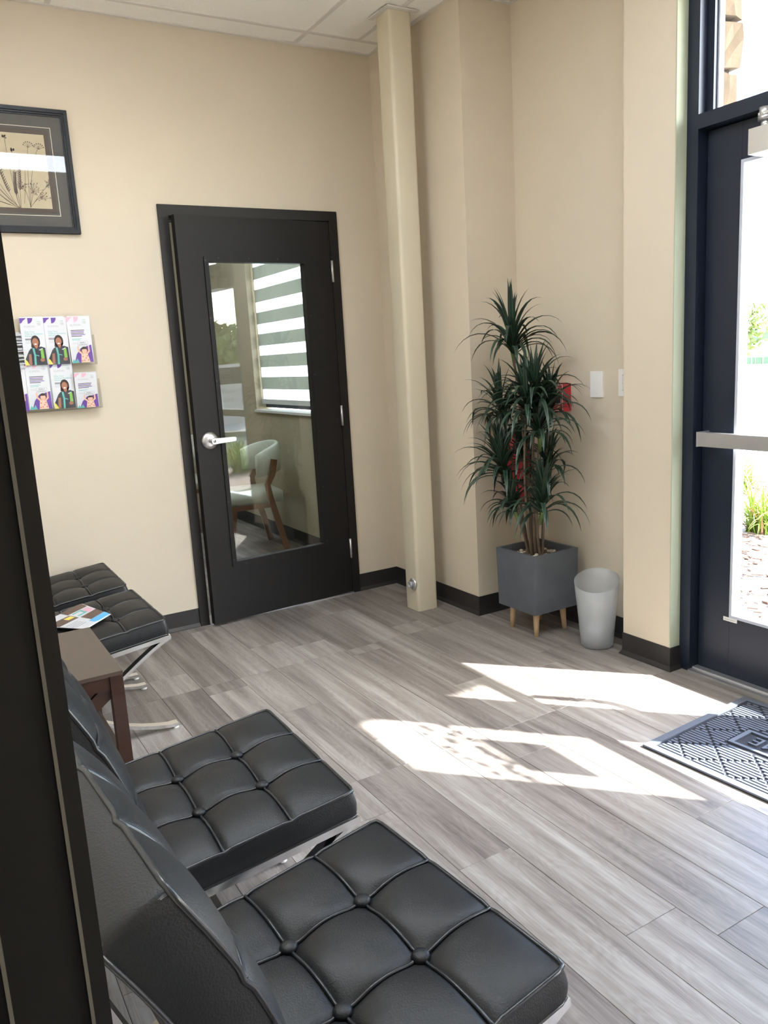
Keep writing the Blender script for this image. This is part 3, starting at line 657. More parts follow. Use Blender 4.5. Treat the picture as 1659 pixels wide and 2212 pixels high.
# chair local frame: x relative to X=.50, y relative to the middle, z = world
def make_chair(Wd):
    t = empty('lounge_chair', (.50, 0, 0)); OX = .50
    Wd_ = Wd
    # seat
    m = Matrix.Translation((.283-OX, 0, .340)) @ Matrix.Rotation(math.radians(-6.3), 4, 'Y')
    cushion('seat_cushion', .455, Wd, .062, t, m)
    # back: x axis up along the lean, z axis forward
    ax = Vector((-.331, 0, .944)).normalized(); az = Vector((.944, 0, .331)).normalized(); ay = az.cross(ax)
    T = .062
    T = .086
    base = Vector((.300-OX, 0, .40)) - az*T
    mb = Matrix(((ax.x, ay.x, az.x, base.x), (ax.y, ay.y, az.y, base.y), (ax.z, ay.z, az.z, base.z), (0, 0, 0, 1)))
    cushion('back_cushion', .483, Wd-.004, T, t, mb, crown=.018, bend=.026)
    hy = Wd/2-.022
    for s_ in (-1, 1):
        bm = bmesh.new(); ribbon(bm, bez((.735-OX, .372), (.62-OX, .33), (.42-OX, .13), (.14-OX, .012)), s_*hy, .034, .013); finish(bm, 'leg', M['chrome'], t, bevel=.0015, seg=1)
        bm = bmesh.new(); ribbon(bm, [(.735-OX, .018)]+bez((.70-OX, .018), (.42-OX, .06), (.24-OX, .24), (.200-OX, .40))+[(.045-OX, .80)], s_*hy, .034, .013)
        o = finish(bm, 'leg', M['chrome'], t, bevel=.0015, seg=1)
        bm = bmesh.new(); lathe(bm, [(.013, 0), (.014, .004), (.009, .011)], 16); finish(bm, 'foot_glide', M['offw'], o, loc=(.725-OX, s_*hy, 0))
        bm = bmesh.new(); ribbon(bm, [(.24-OX, .322), (.742-OX, .3775)], s_*(hy+.010), .018, .017); finish(bm, 'seat_rail', M['chrome'], t, bevel=.002, seg=1)
    box('cross_bar', (.728-OX, -hy+.009, .362), (.742-OX, hy-.009, .3815), M['chrome'], t, bevel=.002)
    box('cross_bar', (.445-OX, -hy+.01, .145), (.46-OX, hy-.01, .165), M['chrome'], t, bevel=.002)
    bm = bmesh.new(); ribbon(bm, [(.28-OX, .327), (.71-OX, .3745)], 0, 2*hy-.06, .014); finish(bm, 'seat_strap', M['black'], t)
    return t
chairs = []
specs = [(1.050, .528, 'black tufted leather lounge chair nearest the camera with its backrest in view'),
         (1.712, .528, 'second black tufted leather lounge chair, just in front of the wooden table'),
         (3.222, .528, 'black tufted leather lounge chair behind the wooden table with a magazine on its seat'),
         (3.838, .528, 'black tufted leather lounge chair farthest away, against the far wall')]
ch0 = make_chair(.516)
for i, (yc, wd, lab) in enumerate(specs):
    c = ch0 if i == 0 else copy_tree(ch0)
    c.location = (.50, yc, 0); c.rotation_euler = (0, 0, math.radians((4.2, -1.0, .5, -.6)[i])); tag(c, lab, 'chair', 'row of black tufted lounge chairs'); chairs.append(c)

# ---------------------------------------------------------------- end table
tb = tag(empty('end_table', (.25, 2.656, 0)), 'dark walnut end table with crossed sides between the second and third chair', 'table')
ex_, ey_ = .196, .254
box('tabletop', (-ex_, -ey_, .488), (ex_, ey_, .50), M['walnut_top'], tb, bevel=.002)
for sx in (-1, 1):
    for sy in (-1, 1):
        x, y = sx*(ex_-.02), sy*(ey_-.02); box('leg', (x-.019, y-.019, 0), (x+.019, y+.019, .4878), M['walnut'], tb, bevel=.002)
for s_ in (-1, 1):
    box('apron', (-ex_+.04, s_*(ey_-.02)-.014, .445), (ex_-.04, s_*(ey_-.02)+.014, .4875), M['walnut'], tb, bevel=.001)
    box('apron', (s_*(ex_-.02)-.014, -ey_+.04, .445), (s_*(ex_-.02)+.014, ey_-.04, .4875), M['walnut'], tb, bevel=.001)
for s_ in (-1, 1): box('lower_rail', (-ex_+.04, s_*(ey_-.02)-.011, .15), (ex_-.04, s_*(ey_-.02)+.011, .183), M['walnut'], tb, bevel=.001)
box('shelf', (-ex_+.01, -ey_+.035, .184), (ex_-.008, ey_-.035, .199), M['walnut_top'], tb, bevel=.002)
def brace(y, s_, z0, z1):
    bm = bmesh.new(); a_, b_ = (ex_-.04)*s_, -(ex_-.04)*s_
    w_ = .022
    prism(bm, [(a_, z1), (a_-s_*w_*1.5, z1), (b_, z0+w_), (b_, z0), (b_+s_*w_*1.2, z0), (a_, z1-w_*1.3)], 1, y-.008+(.001*s_), y+.008+(.001*s_))
    return bm
for y in (-ey_+.02, ey_-.02):
    finish(brace(y, 1, .2, .4445), 'side_brace', M['walnut'], tb, bevel=.001)
    finish(brace(y, 1, .0+.03, .149), 'side_brace', M['walnut'], tb, bevel=.001)

# magazine lying on the third chair
mg = tag(empty('magazine', (.452, 3.235, .4475)), 'open white and blue brochure magazine lying on a black chair seat', 'magazine')
def quad2(bm, P, z, t=.0006, mi=0):
    prism(bm, P, 2, z, z+t, mi)
A_, B_, C_, D_ = Vector((.505, 3.399)), Vector((.565, 3.125)), Vector((.455, 3.06)), Vector((.30, 3.29))
def Q(u, v):
    p = A_.lerp(B_, u).lerp(D_.lerp(C_, u), v); return (p.x-.452, p.y-3.235)
def cell(bm, u0, v0, u1, v1, z, mi): quad2(bm, [Q(u0, v0), Q(u1, v0), Q(u1, v1), Q(u0, v1)], z, mi=mi)
bm = bmesh.new()
for k in range(4): cell(bm, 0.01*k, .01*k, 1-.004*k, 1, .0008*k, 0)
mlist = [M['paper'], M['cyan'], M['brownp'], M['pink'], M['teal'], M['yellow'], M['greyink']]
Z0 = .0032+.0003
cell(bm, .80, .02, .985, .55, Z0, 1); cell(bm, .52, .02, .79, .45, Z0, 2); cell(bm, .0, .03, .22, .48, Z0, 2)
cell(bm, .25, .48, .50, .98, Z0, 2); cell(bm, .28, .05, .48, .2, Z0, 3); cell(bm, .25, .2, .45, .42, Z0, 4); cell(bm, .30, .26, .41, .46, Z0+.0004, 0)
cell(bm, .30, .5, .42, .66, Z0+.0004, 5)
for k in range(4): cell(bm, .6+.06*k, .62, .62+.06*k, .95, Z0, 6)
mg.rotation_euler = (0, math.radians(-6), 0)
o = finish(bm, 'cover_pages', mlist, mg)
for v in o.data.vertices: v.co.z += .012*max(0, (v.co.x+.02)/.13)**2*.6

# ---------------------------------------------------------------- planter with plant, bin
PX, PY = 2.578, 2.958
po = tag(empty('planter', (PX, PY, 0)), 'square grey concrete planter on pale wooden legs in the recess', 'planter')
hw = .1415; zb, zt = .125, .418
bm = bmesh.new()
def sq(h, z, i=0): return [bm.verts.new((sx*h, sy*h, z)) for sx, sy in ((-1, -1), (1, -1), (1, 1), (-1, 1))]
L0 = sq(hw*.965, zb); L1 = sq(hw, zt); L2 = sq(hw-.016, zt); L3 = sq(hw-.018, zt-.05); 
bm.faces.new(L0)
for A, B in ((L0, L1), (L1, L2), (L2, L3)):
    for k in range(4): bm.faces.new((A[k], A[(k+1) % 4], B[(k+1) % 4], B[k]))
bm.faces.new(L3)
finish(bm, 'pot', M['concrete'], po, bevel=.004)
for sx in (-1, 1):
    for sy in (-1, 1):
        bm = bmesh.new(); tube(bm, [(sx*.092, sy*.092, 0), (sx*.085, sy*.085, .125)], [.0105, .0165], 16); finish(bm, 'leg', M['oak'], po)
box('moss', (-hw+.02, -hw+.02, zt-.0495), (hw-.02, hw-.02, zt-.035), M['soil'], po)
bm = bmesh.new(); rp = random.Random(3)
for _ in range(60):
    x, y = rp.uniform(-.11, .11), rp.uniform(-.11, .11); s_ = rp.uniform(.006, .012)
    m_ = Matrix.Translation((x, y, zt-.035+s_*.4)) @ Matrix.Rotation(rp.random()*3, 4, 'Z') @ Matrix.Diagonal((s_*1.3, s_, s_*.6, 1))
    bmesh.ops.create_icosphere(bm, subdivisions=1, radius=1, matrix=m_)
tag(finish(bm, 'pebbles', M['pebble'], po, smooth=True), kind='stuff')
pt_ = tag(empty('dracaena_plant', (PX, PY, zt-.035)), 'tall artificial dracaena with many spiky leaf heads in the grey planter', 'plant')
O = Vector((PX, PY, zt-.035))
HEADS = {  # name: (x, y, z, up lean y, leaf length, count, spread)
    'A': (2.50, 3.012, 1.405, .0, .33, 30, .9), 'B': (2.49, 2.849, 1.155, -.1, .31, 30, 1.0), 'C': (2.52, 3.131, 1.082, .25, .29, 26, 1.1),
    'D': (2.44, 2.850, 1.135, .05, .28, 26, 1.2), 'E': (2.50, 2.832, 1.010, -.1, .27, 26, 1.1), 'F': (2.57, 2.835, 1.112, -.35, .26, 24, 1.1),
    'G': (2.45, 3.049, .822, .3, .32, 32, 1.15), 'H': (2.47, 3.002, .645, .35, .22, 20, 1.1), 'I': (2.50, 2.820, .655, -.35, .30, 28, 1.0),
    'J': (2.58, 3.05, .888, .1, .24, 22, 1.2), 'K': (2.60, 2.885, .82, -.35, .24, 22, 1.1)}
STEMS = [('A', (-.005, .02)), ('B', (-.01, -.005)), ('C', (-.02, .03)), ('G', (-.02, .03)), ('D', (-.03, .0)), ('E', (-.0, -.02)), ('F', (.01, -.03)), ('H', (-.025, .02)), ('I', (.0, -.03)), ('J', (.015, .02)), ('K', (.02, -.02))]
for nm, (bx_, by_) in STEMS:
    h = HEADS[nm]; e0 = Vector((bx_, by_, -.02)); e1 = Vector(h[:3]) - O
    branch = nm in 'CDEFHIJK'
    bm = bmesh.new(); N = 14; pts = []
    for i in range(N+1):
        t = i/N; p = e0.lerp(e1, t)
        bow = math.sin(math.pi*t)
        p.x += bow*.012*math.sin(ord(nm)); p.y -= bow*(e1.y-e0.y)*.18
        pts.append(p)
    r0 = .0095 if not branch else .0065
    tube(bm, pts, [r0*(1-.45*i/N)*(1+.08*(i % 2)) for i in range(N+1)], 8)
    finish(bm, 'stem', M['stem'], pt_)
rl = random.Random(11)
def blade(base, d0, length, width, droop, twist=0):
    n = 9; bm = bmesh.new(); uvl = bm.loops.layers.uv.new('UVMap'); p = Vector(base); d = d0.normalized(); rows = []
    for i in range(n+1):
        t = i/n
        wv = width*(.55+.9*t*(1-t)*2.0)*(1-t**3)*(1 if t < 1 else 0)+.0004
        side = d.cross(Vector((0, 0, 1)))
        if side.length < .05: side = Vector((1, 0, 0))
        side.normalize(); nn = side.cross(d).normalized()
        q = p + O
        if q.x > 2.772: p.x -= (q.x-2.772)
        if q.x > 2.463 and q.y > 3.296: p.y -= (q.y-3.296)
        rows.append((p-side*wv/2+nn*wv*.18, p.copy(), p+side*wv/2+nn*wv*.18))
        p = p + d*(length/n)
        d = (d + Vector((0, 0, -droop*(.3+t)*.32))).normalized()
    V = [[bm.verts.new(v) for v in r] for r in rows]
    for i in range(n):
        for k in range(2):
            f = bm.faces.new((V[i][k], V[i][k+1], V[i+1][k+1], V[i+1][k])); f.smooth = True
            for lp, (uu, vv) in zip(f.loops, ((k, i), (k+1, i), (k+1, i+1), (k, i+1))): lp[uvl].uv = (uu/2, vv/n)
    return bm
for nm, h in HEADS.items():
    hp = Vector(h[:3]) - O; cnt = h[5]
    lean = Vector((-.12, h[3], 1)).normalized()
    for i in range(cnt):
        f = i/cnt; az_ = i*2.39996 + rl.uniform(-.2, .2)
        el = math.radians(84 - 62*f**1.0*h[6]) + rl.uniform(-.08, .08)
        d = Vector((math.cos(az_)*math.cos(el), math.sin(az_)*math.cos(el), math.sin(el)))
        d = (d + lean*.35 - Vector((0, 0, .35))*(.6 if f > .4 else 0)).normalized()
        if d.x > 0: d.x *= .55; d.normalize()
        L_ = h[4]*rl.uniform(.8, 1.08)*(.8+.3*f)
        z_off = -.075*f + .03
        bm = blade(hp+lean*z_off, d, L_, rl.uniform(.023, .029), .35+1.25*f+rl.uniform(-.1, .25))
        finish(bm, 'leaf', M['leaf'], pt_)
    lump = bmesh.new()
    for i in range(int(cnt*.7)):
        f = rl.random(); az_ = rl.uniform(0, 6.283); el = math.radians(80 - 60*f*h[6])
        d = (Vector((math.cos(az_)*math.cos(el), math.sin(az_)*math.cos(el), math.sin(el))) + lean*.35 - Vector((0, 0, .2))).normalized()
        if d.x > 0: d.x *= .55; d.normalize()
        b2 = blade(hp+lean*(-.075*f+.02), d, h[4]*rl.uniform(.6, .9)*(.8+.3*f), rl.uniform(.02, .027), .4+1.2*f)
        me2 = bpy.data.meshes.new('tmp'); b2.to_mesh(me2); b2.free(); lump.from_mesh(me2); bpy.data.meshes.remove(me2)
    tag(finish(lump, 'inner_leaves', M['leaf'], pt_, smooth=True), kind='stuff')
    bm = bmesh.new(); tube(bm, [hp-lean*.10, hp-lean*.02, hp+lean*.03], [.006, .012, .004], 8); finish(bm, 'leaf_crown', M['green_pale'], pt_)  # paler green at each leaf head

wb = tag(empty('waste_bin', (2.625, 2.60, 0)), 'frosted translucent plastic waste bin with slanted rim beside the planter', 'bin')
bm = bmesh.new(); N = 40; rings = []
def ringb(rx, z, slant=0, ph=math.radians(40)):
    out = []
    for k in range(N):
        t = 2*math.pi*k/N; out.append(bm.verts.new((rx*math.cos(t), rx*.96*math.sin(t), z+slant*math.cos(t-ph))))
    return out
cfg = [(.070, .004, 0), (.074, .008, 0), (.079, .05, 0), (.088, .15, .005), (.098, .25, .02), (.1045, .318, .032), (.1020, .3175, .032), (.0955, .25, .02), (.0855, .15, .005), (.0765, .052, 0), (.071, .016, 0)]
rings = [ringb(*c) for c in cfg]
for A, B in zip(rings, rings[1:]):
    for k in range(N): bm.faces.new((A[k], A[(k+1) % N], B[(k+1) % N], B[k]))
bm.faces.new(rings[0]); bm.faces.new(rings[-1])
finish(bm, 'body', M['frost'], wb, smooth=True)
bm = bmesh.new(); rq = random.Random(9)
for _ in range(7):
    m_ = Matrix.Translation((rq.uniform(-.03, .03), rq.uniform(-.03, .03), .05+rq.uniform(0, .045))) @ Matrix.Rotation(rq.random()*3, 4, 'X') @ Matrix.Diagonal((.03, .026, .022, 1))
    bmesh.ops.create_icosphere(bm, subdivisions=2, radius=1, matrix=m_)
for v in bm.verts: v.co += Vector((rq.uniform(-1, 1), rq.uniform(-1, 1), rq.uniform(-1, 1)))*.0035
o = finish(bm, 'crumpled_paper', M['paper']); o.location = (2.625, 2.60, .0)
tag(o, 'crumpled white paper at the bottom of the frosted bin', 'rubbish', kind='stuff')

# ---------------------------------------------------------------- door mat
MX0, MX1, MY0, MY1 = 2.035, 2.64, .93, 1.832
dm = tag(empty('door_mat', (0, 0, 0)), 'dark rubber doormat with raised bars and lettering before the exit door', 'mat')
MR = Matrix.Translation((2.035, 1.78, 0)) @ Matrix.Rotation(math.radians(3.2), 4, 'Z')
W_, L_ = .605, .90
def matobj(name, bm, m):
    for v in bm.verts: v.co = MR @ v.co
    return finish(bm, name, m, dm)
bm = bmesh.new(); bx(bm, 0, -L_, .0006, W_, .02, .005); matobj('mat_base', bm, M['rubberd'])
bm = bmesh.new()
for b_ in ((0, -L_, .005, .028, .02, .011), (W_-.028, -L_, .005, W_, .02, .011), (.028, -.008, .005, W_-.028, .02, .011), (.028, -L_, .005, W_-.028, -L_+.028, .011)): bx(bm, *b_)
matobj('mat_border', bm, M['rubber'])
bm = bmesh.new(); pitch = .0158; P_ = .158; x = .040
bxs = (.240, .370, -.66, -.148)
while x < W_-.036:
    br = set()
    k = -12
    for k in range(-12, 13):
        br.add(round(k*P_ + x*1.0, 4)); br.add(round(k*P_ - x*1.0 + .05, 4))
    ys = sorted([b_ for b_ in br if -L_+.036 < b_ < -.016]); ys = [-L_+.034] + ys + [-.014]
    for y0, y1 in zip(ys, ys[1:]):
        y0 += .006; y1 -= .006
        segs = [(y0, y1)]
        if bxs[0]-.012 < x < bxs[1]+.012:
            segs = [s for s in ((y0, min(y1, bxs[2]-.006)), (max(y0, bxs[3]+.006), y1)) if s[1]-s[0] > .004]
        for s0, s1 in segs:
            if s1-s0 > .006: bx(bm, x-.0046, s0, .005, x+.0046, s1, .0105)
    x += pitch
tag(matobj('raised_bars', bm, M['rubber']), kind='stuff')
bm = bmesh.new()
a0, a1, b0, b1 = bxs
for b_ in ((a0, b0, .005, a0+.013, b1, .0112), (a1-.013, b0, .005, a1, b1, .0112), (a0+.013, b0, .005, a1-.013, b0+.015, .0112), (a0+.013, b1-.017, .005, a1-.013, b1, .0112)): bx(bm, *b_)
matobj('letter_panel_frame', bm, M['rubber'])
bm = bmesh.new()
text_into(bm, 'WELCOME', .084, Matrix.Translation((.336, -.196, .008)) @ Matrix.Rotation(math.pi/2, 4, 'Z'), align='RIGHT', depth=.006, space=1.1)
matobj('raised_lettering', bm, M['rubber'])

# ---------------------------------------------------------------- picture on the far wall
pc = tag(empty('framed_picture', (.56, YW, 2.308)), 'black framed pressed-flower print on cream linen high on the far wall', 'picture')
fx, fz = .267, .271
def ringf(hx_, hz_, w_, y0, y1): return [(-hx_, y0, -hz_, -hx_+w_, y1, hz_), (hx_-w_, y0, -hz_, hx_, y1, hz_), (-hx_+w_, y0, -hz_, hx_-w_, y1, -hz_+w_), (-hx_+w_, y0, hz_-w_, hx_-w_, y1, hz_)]
bm = bmesh.new()
for w_, d_ in ((.016, .028), (.024, .022), (.031, .016)):
    for b_ in ringf(fx, fz, w_, -d_, -.0005): bx(bm, *b_)
finish(bm, 'frame_moulding', M['picf'], pc, bevel=.0015)
boxes('mount_board', ringf(fx-.031, fz-.031, .061, -.010, -.001), M['mount'], pc)
boxes('mount_inner', ringf(fx-.090, fz-.090, .02, -.0085, -.001), M['mountin'], pc)
boxes('mount_line', ringf(fx-.078, fz-.078, .0025, -.0107, -.0099), M['cream'], pc)
bm = bmesh.new(); rr = random.Random(5); hxp, hzp = .177, .182; pts = []
for side in range(4):
    for k in range(26):
        t = k/26*2-1; jx = rr.uniform(-.0012, .0012)
        pts.append([(t*hxp, hzp+jx), (hxp+jx, -t*hzp), (-t*hxp, -hzp+jx), (-hxp+jx, t*hzp)][side])
prism(bm, pts, 1, -.0075, -.006); finish(bm, 'linen_sheet', M['linen'], pc)
bm = bmesh.new(); YB = -.0079
def ln(pts, r=.0008): tube(bm, [(x-.56, YB, z-2.308) for x, z in pts], r, 4)
def dot(x, z, r):
    n = 7; prism(bm, [(x-.56+r*math.cos(2*math.pi*k/n), z-2.308+r*math.sin(2*math.pi*k/n)) for k in range(n)], 1, YB-.0004, YB+.0003)
def curve2(a_, b_, c_, n=8): return [((1-t)**2*a_[0]+2*(1-t)*t*b_[0]+t*t*c_[0], (1-t)**2*a_[1]+2*(1-t)*t*b_[1]+t*t*c_[1]) for t in [i/n for i in range(n+1)]]
for root, mid, tip, kind in (((.578, 2.145), (.555, 2.24), (.550, 2.447), 'head'), ((.580, 2.143), (.57, 2.27), (.574, 2.393), 'head'), ((.575, 2.146), (.53, 2.20), (.505, 2.36), 'wheat'), ((.582, 2.145), (.585, 2.22), (.600, 2.36), 'wheat'),
                             ((.578, 2.15), (.56, 2.2), (.575, 2.30), 'wheat'), ((.598, 2.167), (.615, 2.25), (.618, 2.31), 'none'), ((.622, 2.150), (.625, 2.3), (.645, 2.425), 'umbel'), ((.622, 2.150), (.64, 2.32), (.690, 2.42), 'umbel'),
                             ((.622, 2.150), (.635, 2.2), (.65, 2.235), 'berry'), ((.622, 2.150), (.66, 2.2), (.718, 2.262), 'berry'), ((.622, 2.15), (.65, 2.19), (.683, 2.204), 'berry'), ((.622, 2.15), (.62, 2.2), (.60, 2.25), 'berry'),
                             ((.578, 2.145), (.53, 2.17), (.47, 2.23), 'leaf'), ((.578, 2.147), (.52, 2.19), (.45, 2.30), 'leaf'), ((.575, 2.147), (.50, 2.17), (.42, 2.20), 'leaf'), ((.575, 2.147), (.48, 2.25), (.46, 2.40), 'head'), ((.575, 2.147), (.46, 2.2), (.42, 2.36), 'wheat')):
    cv = curve2(root, mid, tip); ln(cv)
    if kind == 'head':
        for _ in range(9): dot(tip[0]+rr.uniform(-.008, .008), tip[1]+rr.uniform(-.004, .008), .0035)
    elif kind == 'wheat':
        for i in range(14):
            t = .45+.55*i/14; p = cv[min(8, int(t*8))]; q = cv[min(8, int(t*8)+1)]; f = t*8-int(t*8); px, pz = p[0]+(q[0]-p[0])*f, p[1]+(q[1]-p[1])*f
            for s_ in (-1, 1): ln([(px, pz), (px+s_*.007, pz+.011)], .0016)
    elif kind == 'umbel':
        for k in range(7):
            a_ = math.radians(20+23*k); q = (tip[0]+.022*math.cos(a_), tip[1]-.012+.022*math.sin(a_)); ln([(tip[0]-.001, tip[1]-.015), q], .0005); dot(q[0], q[1], .0028)
    elif kind == 'berry':
        for _ in range(22):
            q = (tip[0]+rr.gauss(0, .014), tip[1]+rr.gauss(0, .014)); ln([(tip[0]-.01, tip[1]-.015), q], .0004); dot(q[0], q[1], .0024)
    elif kind == 'leaf': ln(cv[2:7], .0016)
finish(bm, 'flower_print', M['flower'], pc)
box('glazing', (-fx+.03, -.0135, -fz+.03), (fx-.03, -.0122, fz-.03), M['picglass'], pc)

# ---------------------------------------------------------------- brochure rack
RK0, RK1 = .20, .822
rk = tag(empty('brochure_rack', (0, YW, 0)), 'clear acrylic two-tier brochure rack on the far wall', 'rack')
box('back_plate', (RK0, -.004, 1.222), (RK1, -.0006, 1.60), M['acrylic'], rk)
for z in (1.222, 1.43):
    box('pocket_front', (RK0, -.062, z), (RK1, -.0595, z+.085), M['acrylic'], rk); box('pocket_floor', (RK0, -.0594, z), (RK1, -.0041, z+.003), M['acrylic'], rk)
    box('side_panel', (RK1-.003, -.0594, z+.0031), (RK1, -.0041, z+.14), M['acrylic'], rk)
BM = [M['paper'], M['purple'], M['pink'], M['skinA'], M['hair'], M['navy'], M['teal'], M['yellow'], M['green'], M['skinB'], M['dress'], M['rose'], M['greyink'], M['ink']]
def ell(cx, cz, rx, rz, n=14, a0=0, a1=360): return [(cx+rx*math.cos(math.radians(a0+(a1-a0)*k/n)), cz+rz*math.sin(math.radians(a0+(a1-a0)*k/n))) for k in range(n+(0 if a1-a0 >= 360 else 1))]
def brochure(kind):
    W2, H2 = .100, .215; bm = bmesh.new(); lay = [0]
    bx(bm, 0, -.004, 0, W2, 0, H2)
    def P(pts, mi, l=1): prism(bm, pts, 1, -.004-.00025*l, -.0038-.00025*(l-1), mi)
    pc_ = 1 if kind == 'A' else 2
    P([(0, H2)]+[(0, H2-.024)]+[(.012*k/3+.002, H2-.024+.004*k*k/3) for k in range(0, 4)]+[(.027, H2-.002), (.027, H2)], pc_)
    P([(.034, H2), (.034, H2-.026)]+ell(.034, H2, .022, .026, 8, -90, 0)[1:], pc_)
    t = lambda s_, x, z, size, mi: text_into(bm, s_, size, Matrix.Translation((x, -.00425, z)) @ RX, mi, depth=.0003)
    t('KUMON', .016, H2-.043, .0125, 12)
    P(ell(.080, H2-.016, .009, .001, 6), 6); P([(.072, H2-.022), (.073, H2-.022), (.073, H2-.033), (.072, H2-.033)], 12)
    for k in range(4): P([(.076, H2-.0225-.003*k), (.088, H2-.0225-.003*k), (.088, H2-.024-.003*k), (.076, H2-.024-.003*k)], 12)
    if kind == 'A':
        t('Give Your', .014, H2-.066, .0105, 6); t('Child an Academic', .014, H2-.0755, .0105, 6); t('Advantage!', .014, H2-.085, .0105, 6)
        for k, w_ in enumerate((.042, .033)): P([(.014, H2-.093-.0045*k), (.014+w_, H2-.093-.0045*k), (.014+w_, H2-.0955-.0045*k), (.014, H2-.0955-.0045*k)], 13)
        for k, w_ in enumerate((.044, .04, .026)): P([(.014, H2-.105-.0045*k), (.014+w_, H2-.105-.0045*k), (.014+w_, H2-.1062-.0045*k), (.014, H2-.1062-.0045*k)], 12)
        P([(0.004, 0), (.0, .03), (.012, .02), (.02, 0)], 7); P([(.022, 0), (.034, .024), (.044, 0)], 7)
        P([(.016, .01), (.005, .028), (.026, .07), (.04, .06), (.03, .0), (.022, 0)], 5)
        P([(.026, 0), (.024, .055), (.030, .074), (.045, .083), (.06, .079), (.078, .085), (.096, .078), (.098, 0)], 5, 2)
        P([(.018, .005), (.022, .05), (.033, .052), (.031, .002)], 3, 3)
        P([(.050, .085), (.058, .074), (.066, .085), (.064, .095), (.052, .095)], 3, 4)
        P(ell(.057, .108, .020, .028), 4, 3); P([(.038, .10), (.036, .082), (.046, .078), (.07, .08), (.077, .1)], 4, 3)
        P(ell(.056, .105, .0135, .019), 3, 5); P(ell(.056, .096, .006, .0035, 10), 0, 6)
        P([(.041, .0), (.044, .045), (.040, .078), (.048, .078), (.052, .045), (.050, 0)], 6, 5); P([(.046, .045), (.066, .040), (.066, .044), (.047, .049)], 6, 5)
        P([(.074, .028), (.074, .066), (.066, .069), (.083, .077), (.086, .07), (.088, .03)], 8, 6); P([(.066, .069), (.083, .077), (.084, .074), (.070, .067)], 0, 7)
        P(ell(.078, .023, .010, .008), 3, 7)
    else:
        for k, w_ in enumerate((.062, .060, .058, .064, .048)): P([(.014, H2-.062-.0068*k), (.014+w_, H2-.062-.0068*k), (.014+w_, H2-.0652-.0068*k), (.014, H2-.0652-.0068*k)], 1 if k % 2 else 13)
        for k, w_ in enumerate((.044, .036)): P([(.014, H2-.102-.0055*k), (.014+w_, H2-.102-.0055*k), (.014+w_, H2-.104-.0055*k), (.014, H2-.104-.0055*k)], 6)
        for k, w_ in enumerate((.02, .024)): P([(.014, H2-.12-.0045*k), (.014+w_, H2-.12-.0045*k), (.014+w_, H2-.1212-.0045*k), (.014, H2-.1212-.0045*k)], 12)
        P([(.012, 0), (.026, .04), (.048, .068), (.072, .074), (.098, .082), (.099, 0)], 1)
        P([(.0, 0), (.009, .018), (.016, .006), (.026, .022), (.034, 0)], 6, 2)
        P([(.042, 0), (.047, .038), (.057, .042), (.069, .042), (.077, .037), (.084, 0)], 10, 4)
        P([(.050, .036), (.036, .05), (.033, .078), (.038, .078), (.043, .054), (.056, .044)], 9, 3); P([(.074, .036), (.088, .05), (.087, .078), (.082, .078), (.081, .054), (.068, .044)], 9, 3)
        P(ell(.063, .057, .0155, .017), 4, 5); P(ell(.063, .054, .012, .014), 9, 6); P([(.051, .062), (.075, .062), (.073, .07), (.053, .07)], 4, 7)
        P([(.038, .076), (.038, .100), (.084, .100), (.084, .076)], 12, 5); P([(.0392, .0772), (.0392, .0988), (.0828, .0988), (.0828, .0772)], 0, 6)
        text_into(bm, 'SIMPLY', .0088, Matrix.Translation((.061, -.00575, .0895)) @ RX, 13, depth=.0003, align='CENTER')
        text_into(bm, 'CURIOUS', .0088, Matrix.Translation((.061, -.00575, .0805)) @ RX, 13, depth=.0003, align='CENTER')
        for px, pz in ((.052, .028), (.066, .02), (.058, .01), (.073, .03), (.076, .010), (.048, .008)): P(ell(px, pz, .003, .003, 7), 11, 6)
    me = bpy.data.meshes.new('brochure')
    bmesh.ops.recalc_face_normals(bm, faces=bm.faces); bm.to_mesh(me); bm.free()
    for m_ in BM: me.materials.append(m_)
    return me
bA, bB = brochure('A'), brochure('B')
BR = [(.394, 1.436, bA, 'x'), (.500, 1.437, bA, 'purple-petal brochure with a girl, leftmost fully visible in the upper tier'), (.602, 1.436, bA, 'purple-petal brochure with a girl, middle of the upper tier'),
      (.708, 1.437, bB, 'pink-petal brochure with a child, right end of the upper tier'), (.392, 1.229, bB, 'pink-petal brochure cut off by the dark door frame, lower tier'),
      (.494, 1.233, bB, 'pink-petal brochure with a child, left in the lower tier'), (.602, 1.229, bA, 'purple-petal brochure with a girl, middle of the lower tier'), (.706, 1.224, bB, 'pink-petal brochure bending forward at the right end of the lower tier')]
for i, (x, z, me, lab) in enumerate(BR):
    if i == 0: continue
    yb = -.050
    for k in (2, 1, 0):
        if k == 0: o = link('brochure', me)
        else: o = box('brochure', (0, -.004, 0), (.100, 0, .215), M['paper'])
        o.location = (x + (.0015*k if i % 2 else -.0015*k), YW+yb+.0065*k+.002, z+.0035+.0025*k)
        sc_ = .165/.215 if i == 7 else 1
        o.scale = (1, 1, sc_); o.rotation_euler = (math.radians(-2+1.0*k if i != 7 else 6), math.radians(rr.uniform(-1, 1)), 0)
        tag(o, lab if k == 0 else ('copy right behind the ' if k == 1 else 'hindmost copy behind the ') + lab, 'brochure', 'brochures in the wall rack')
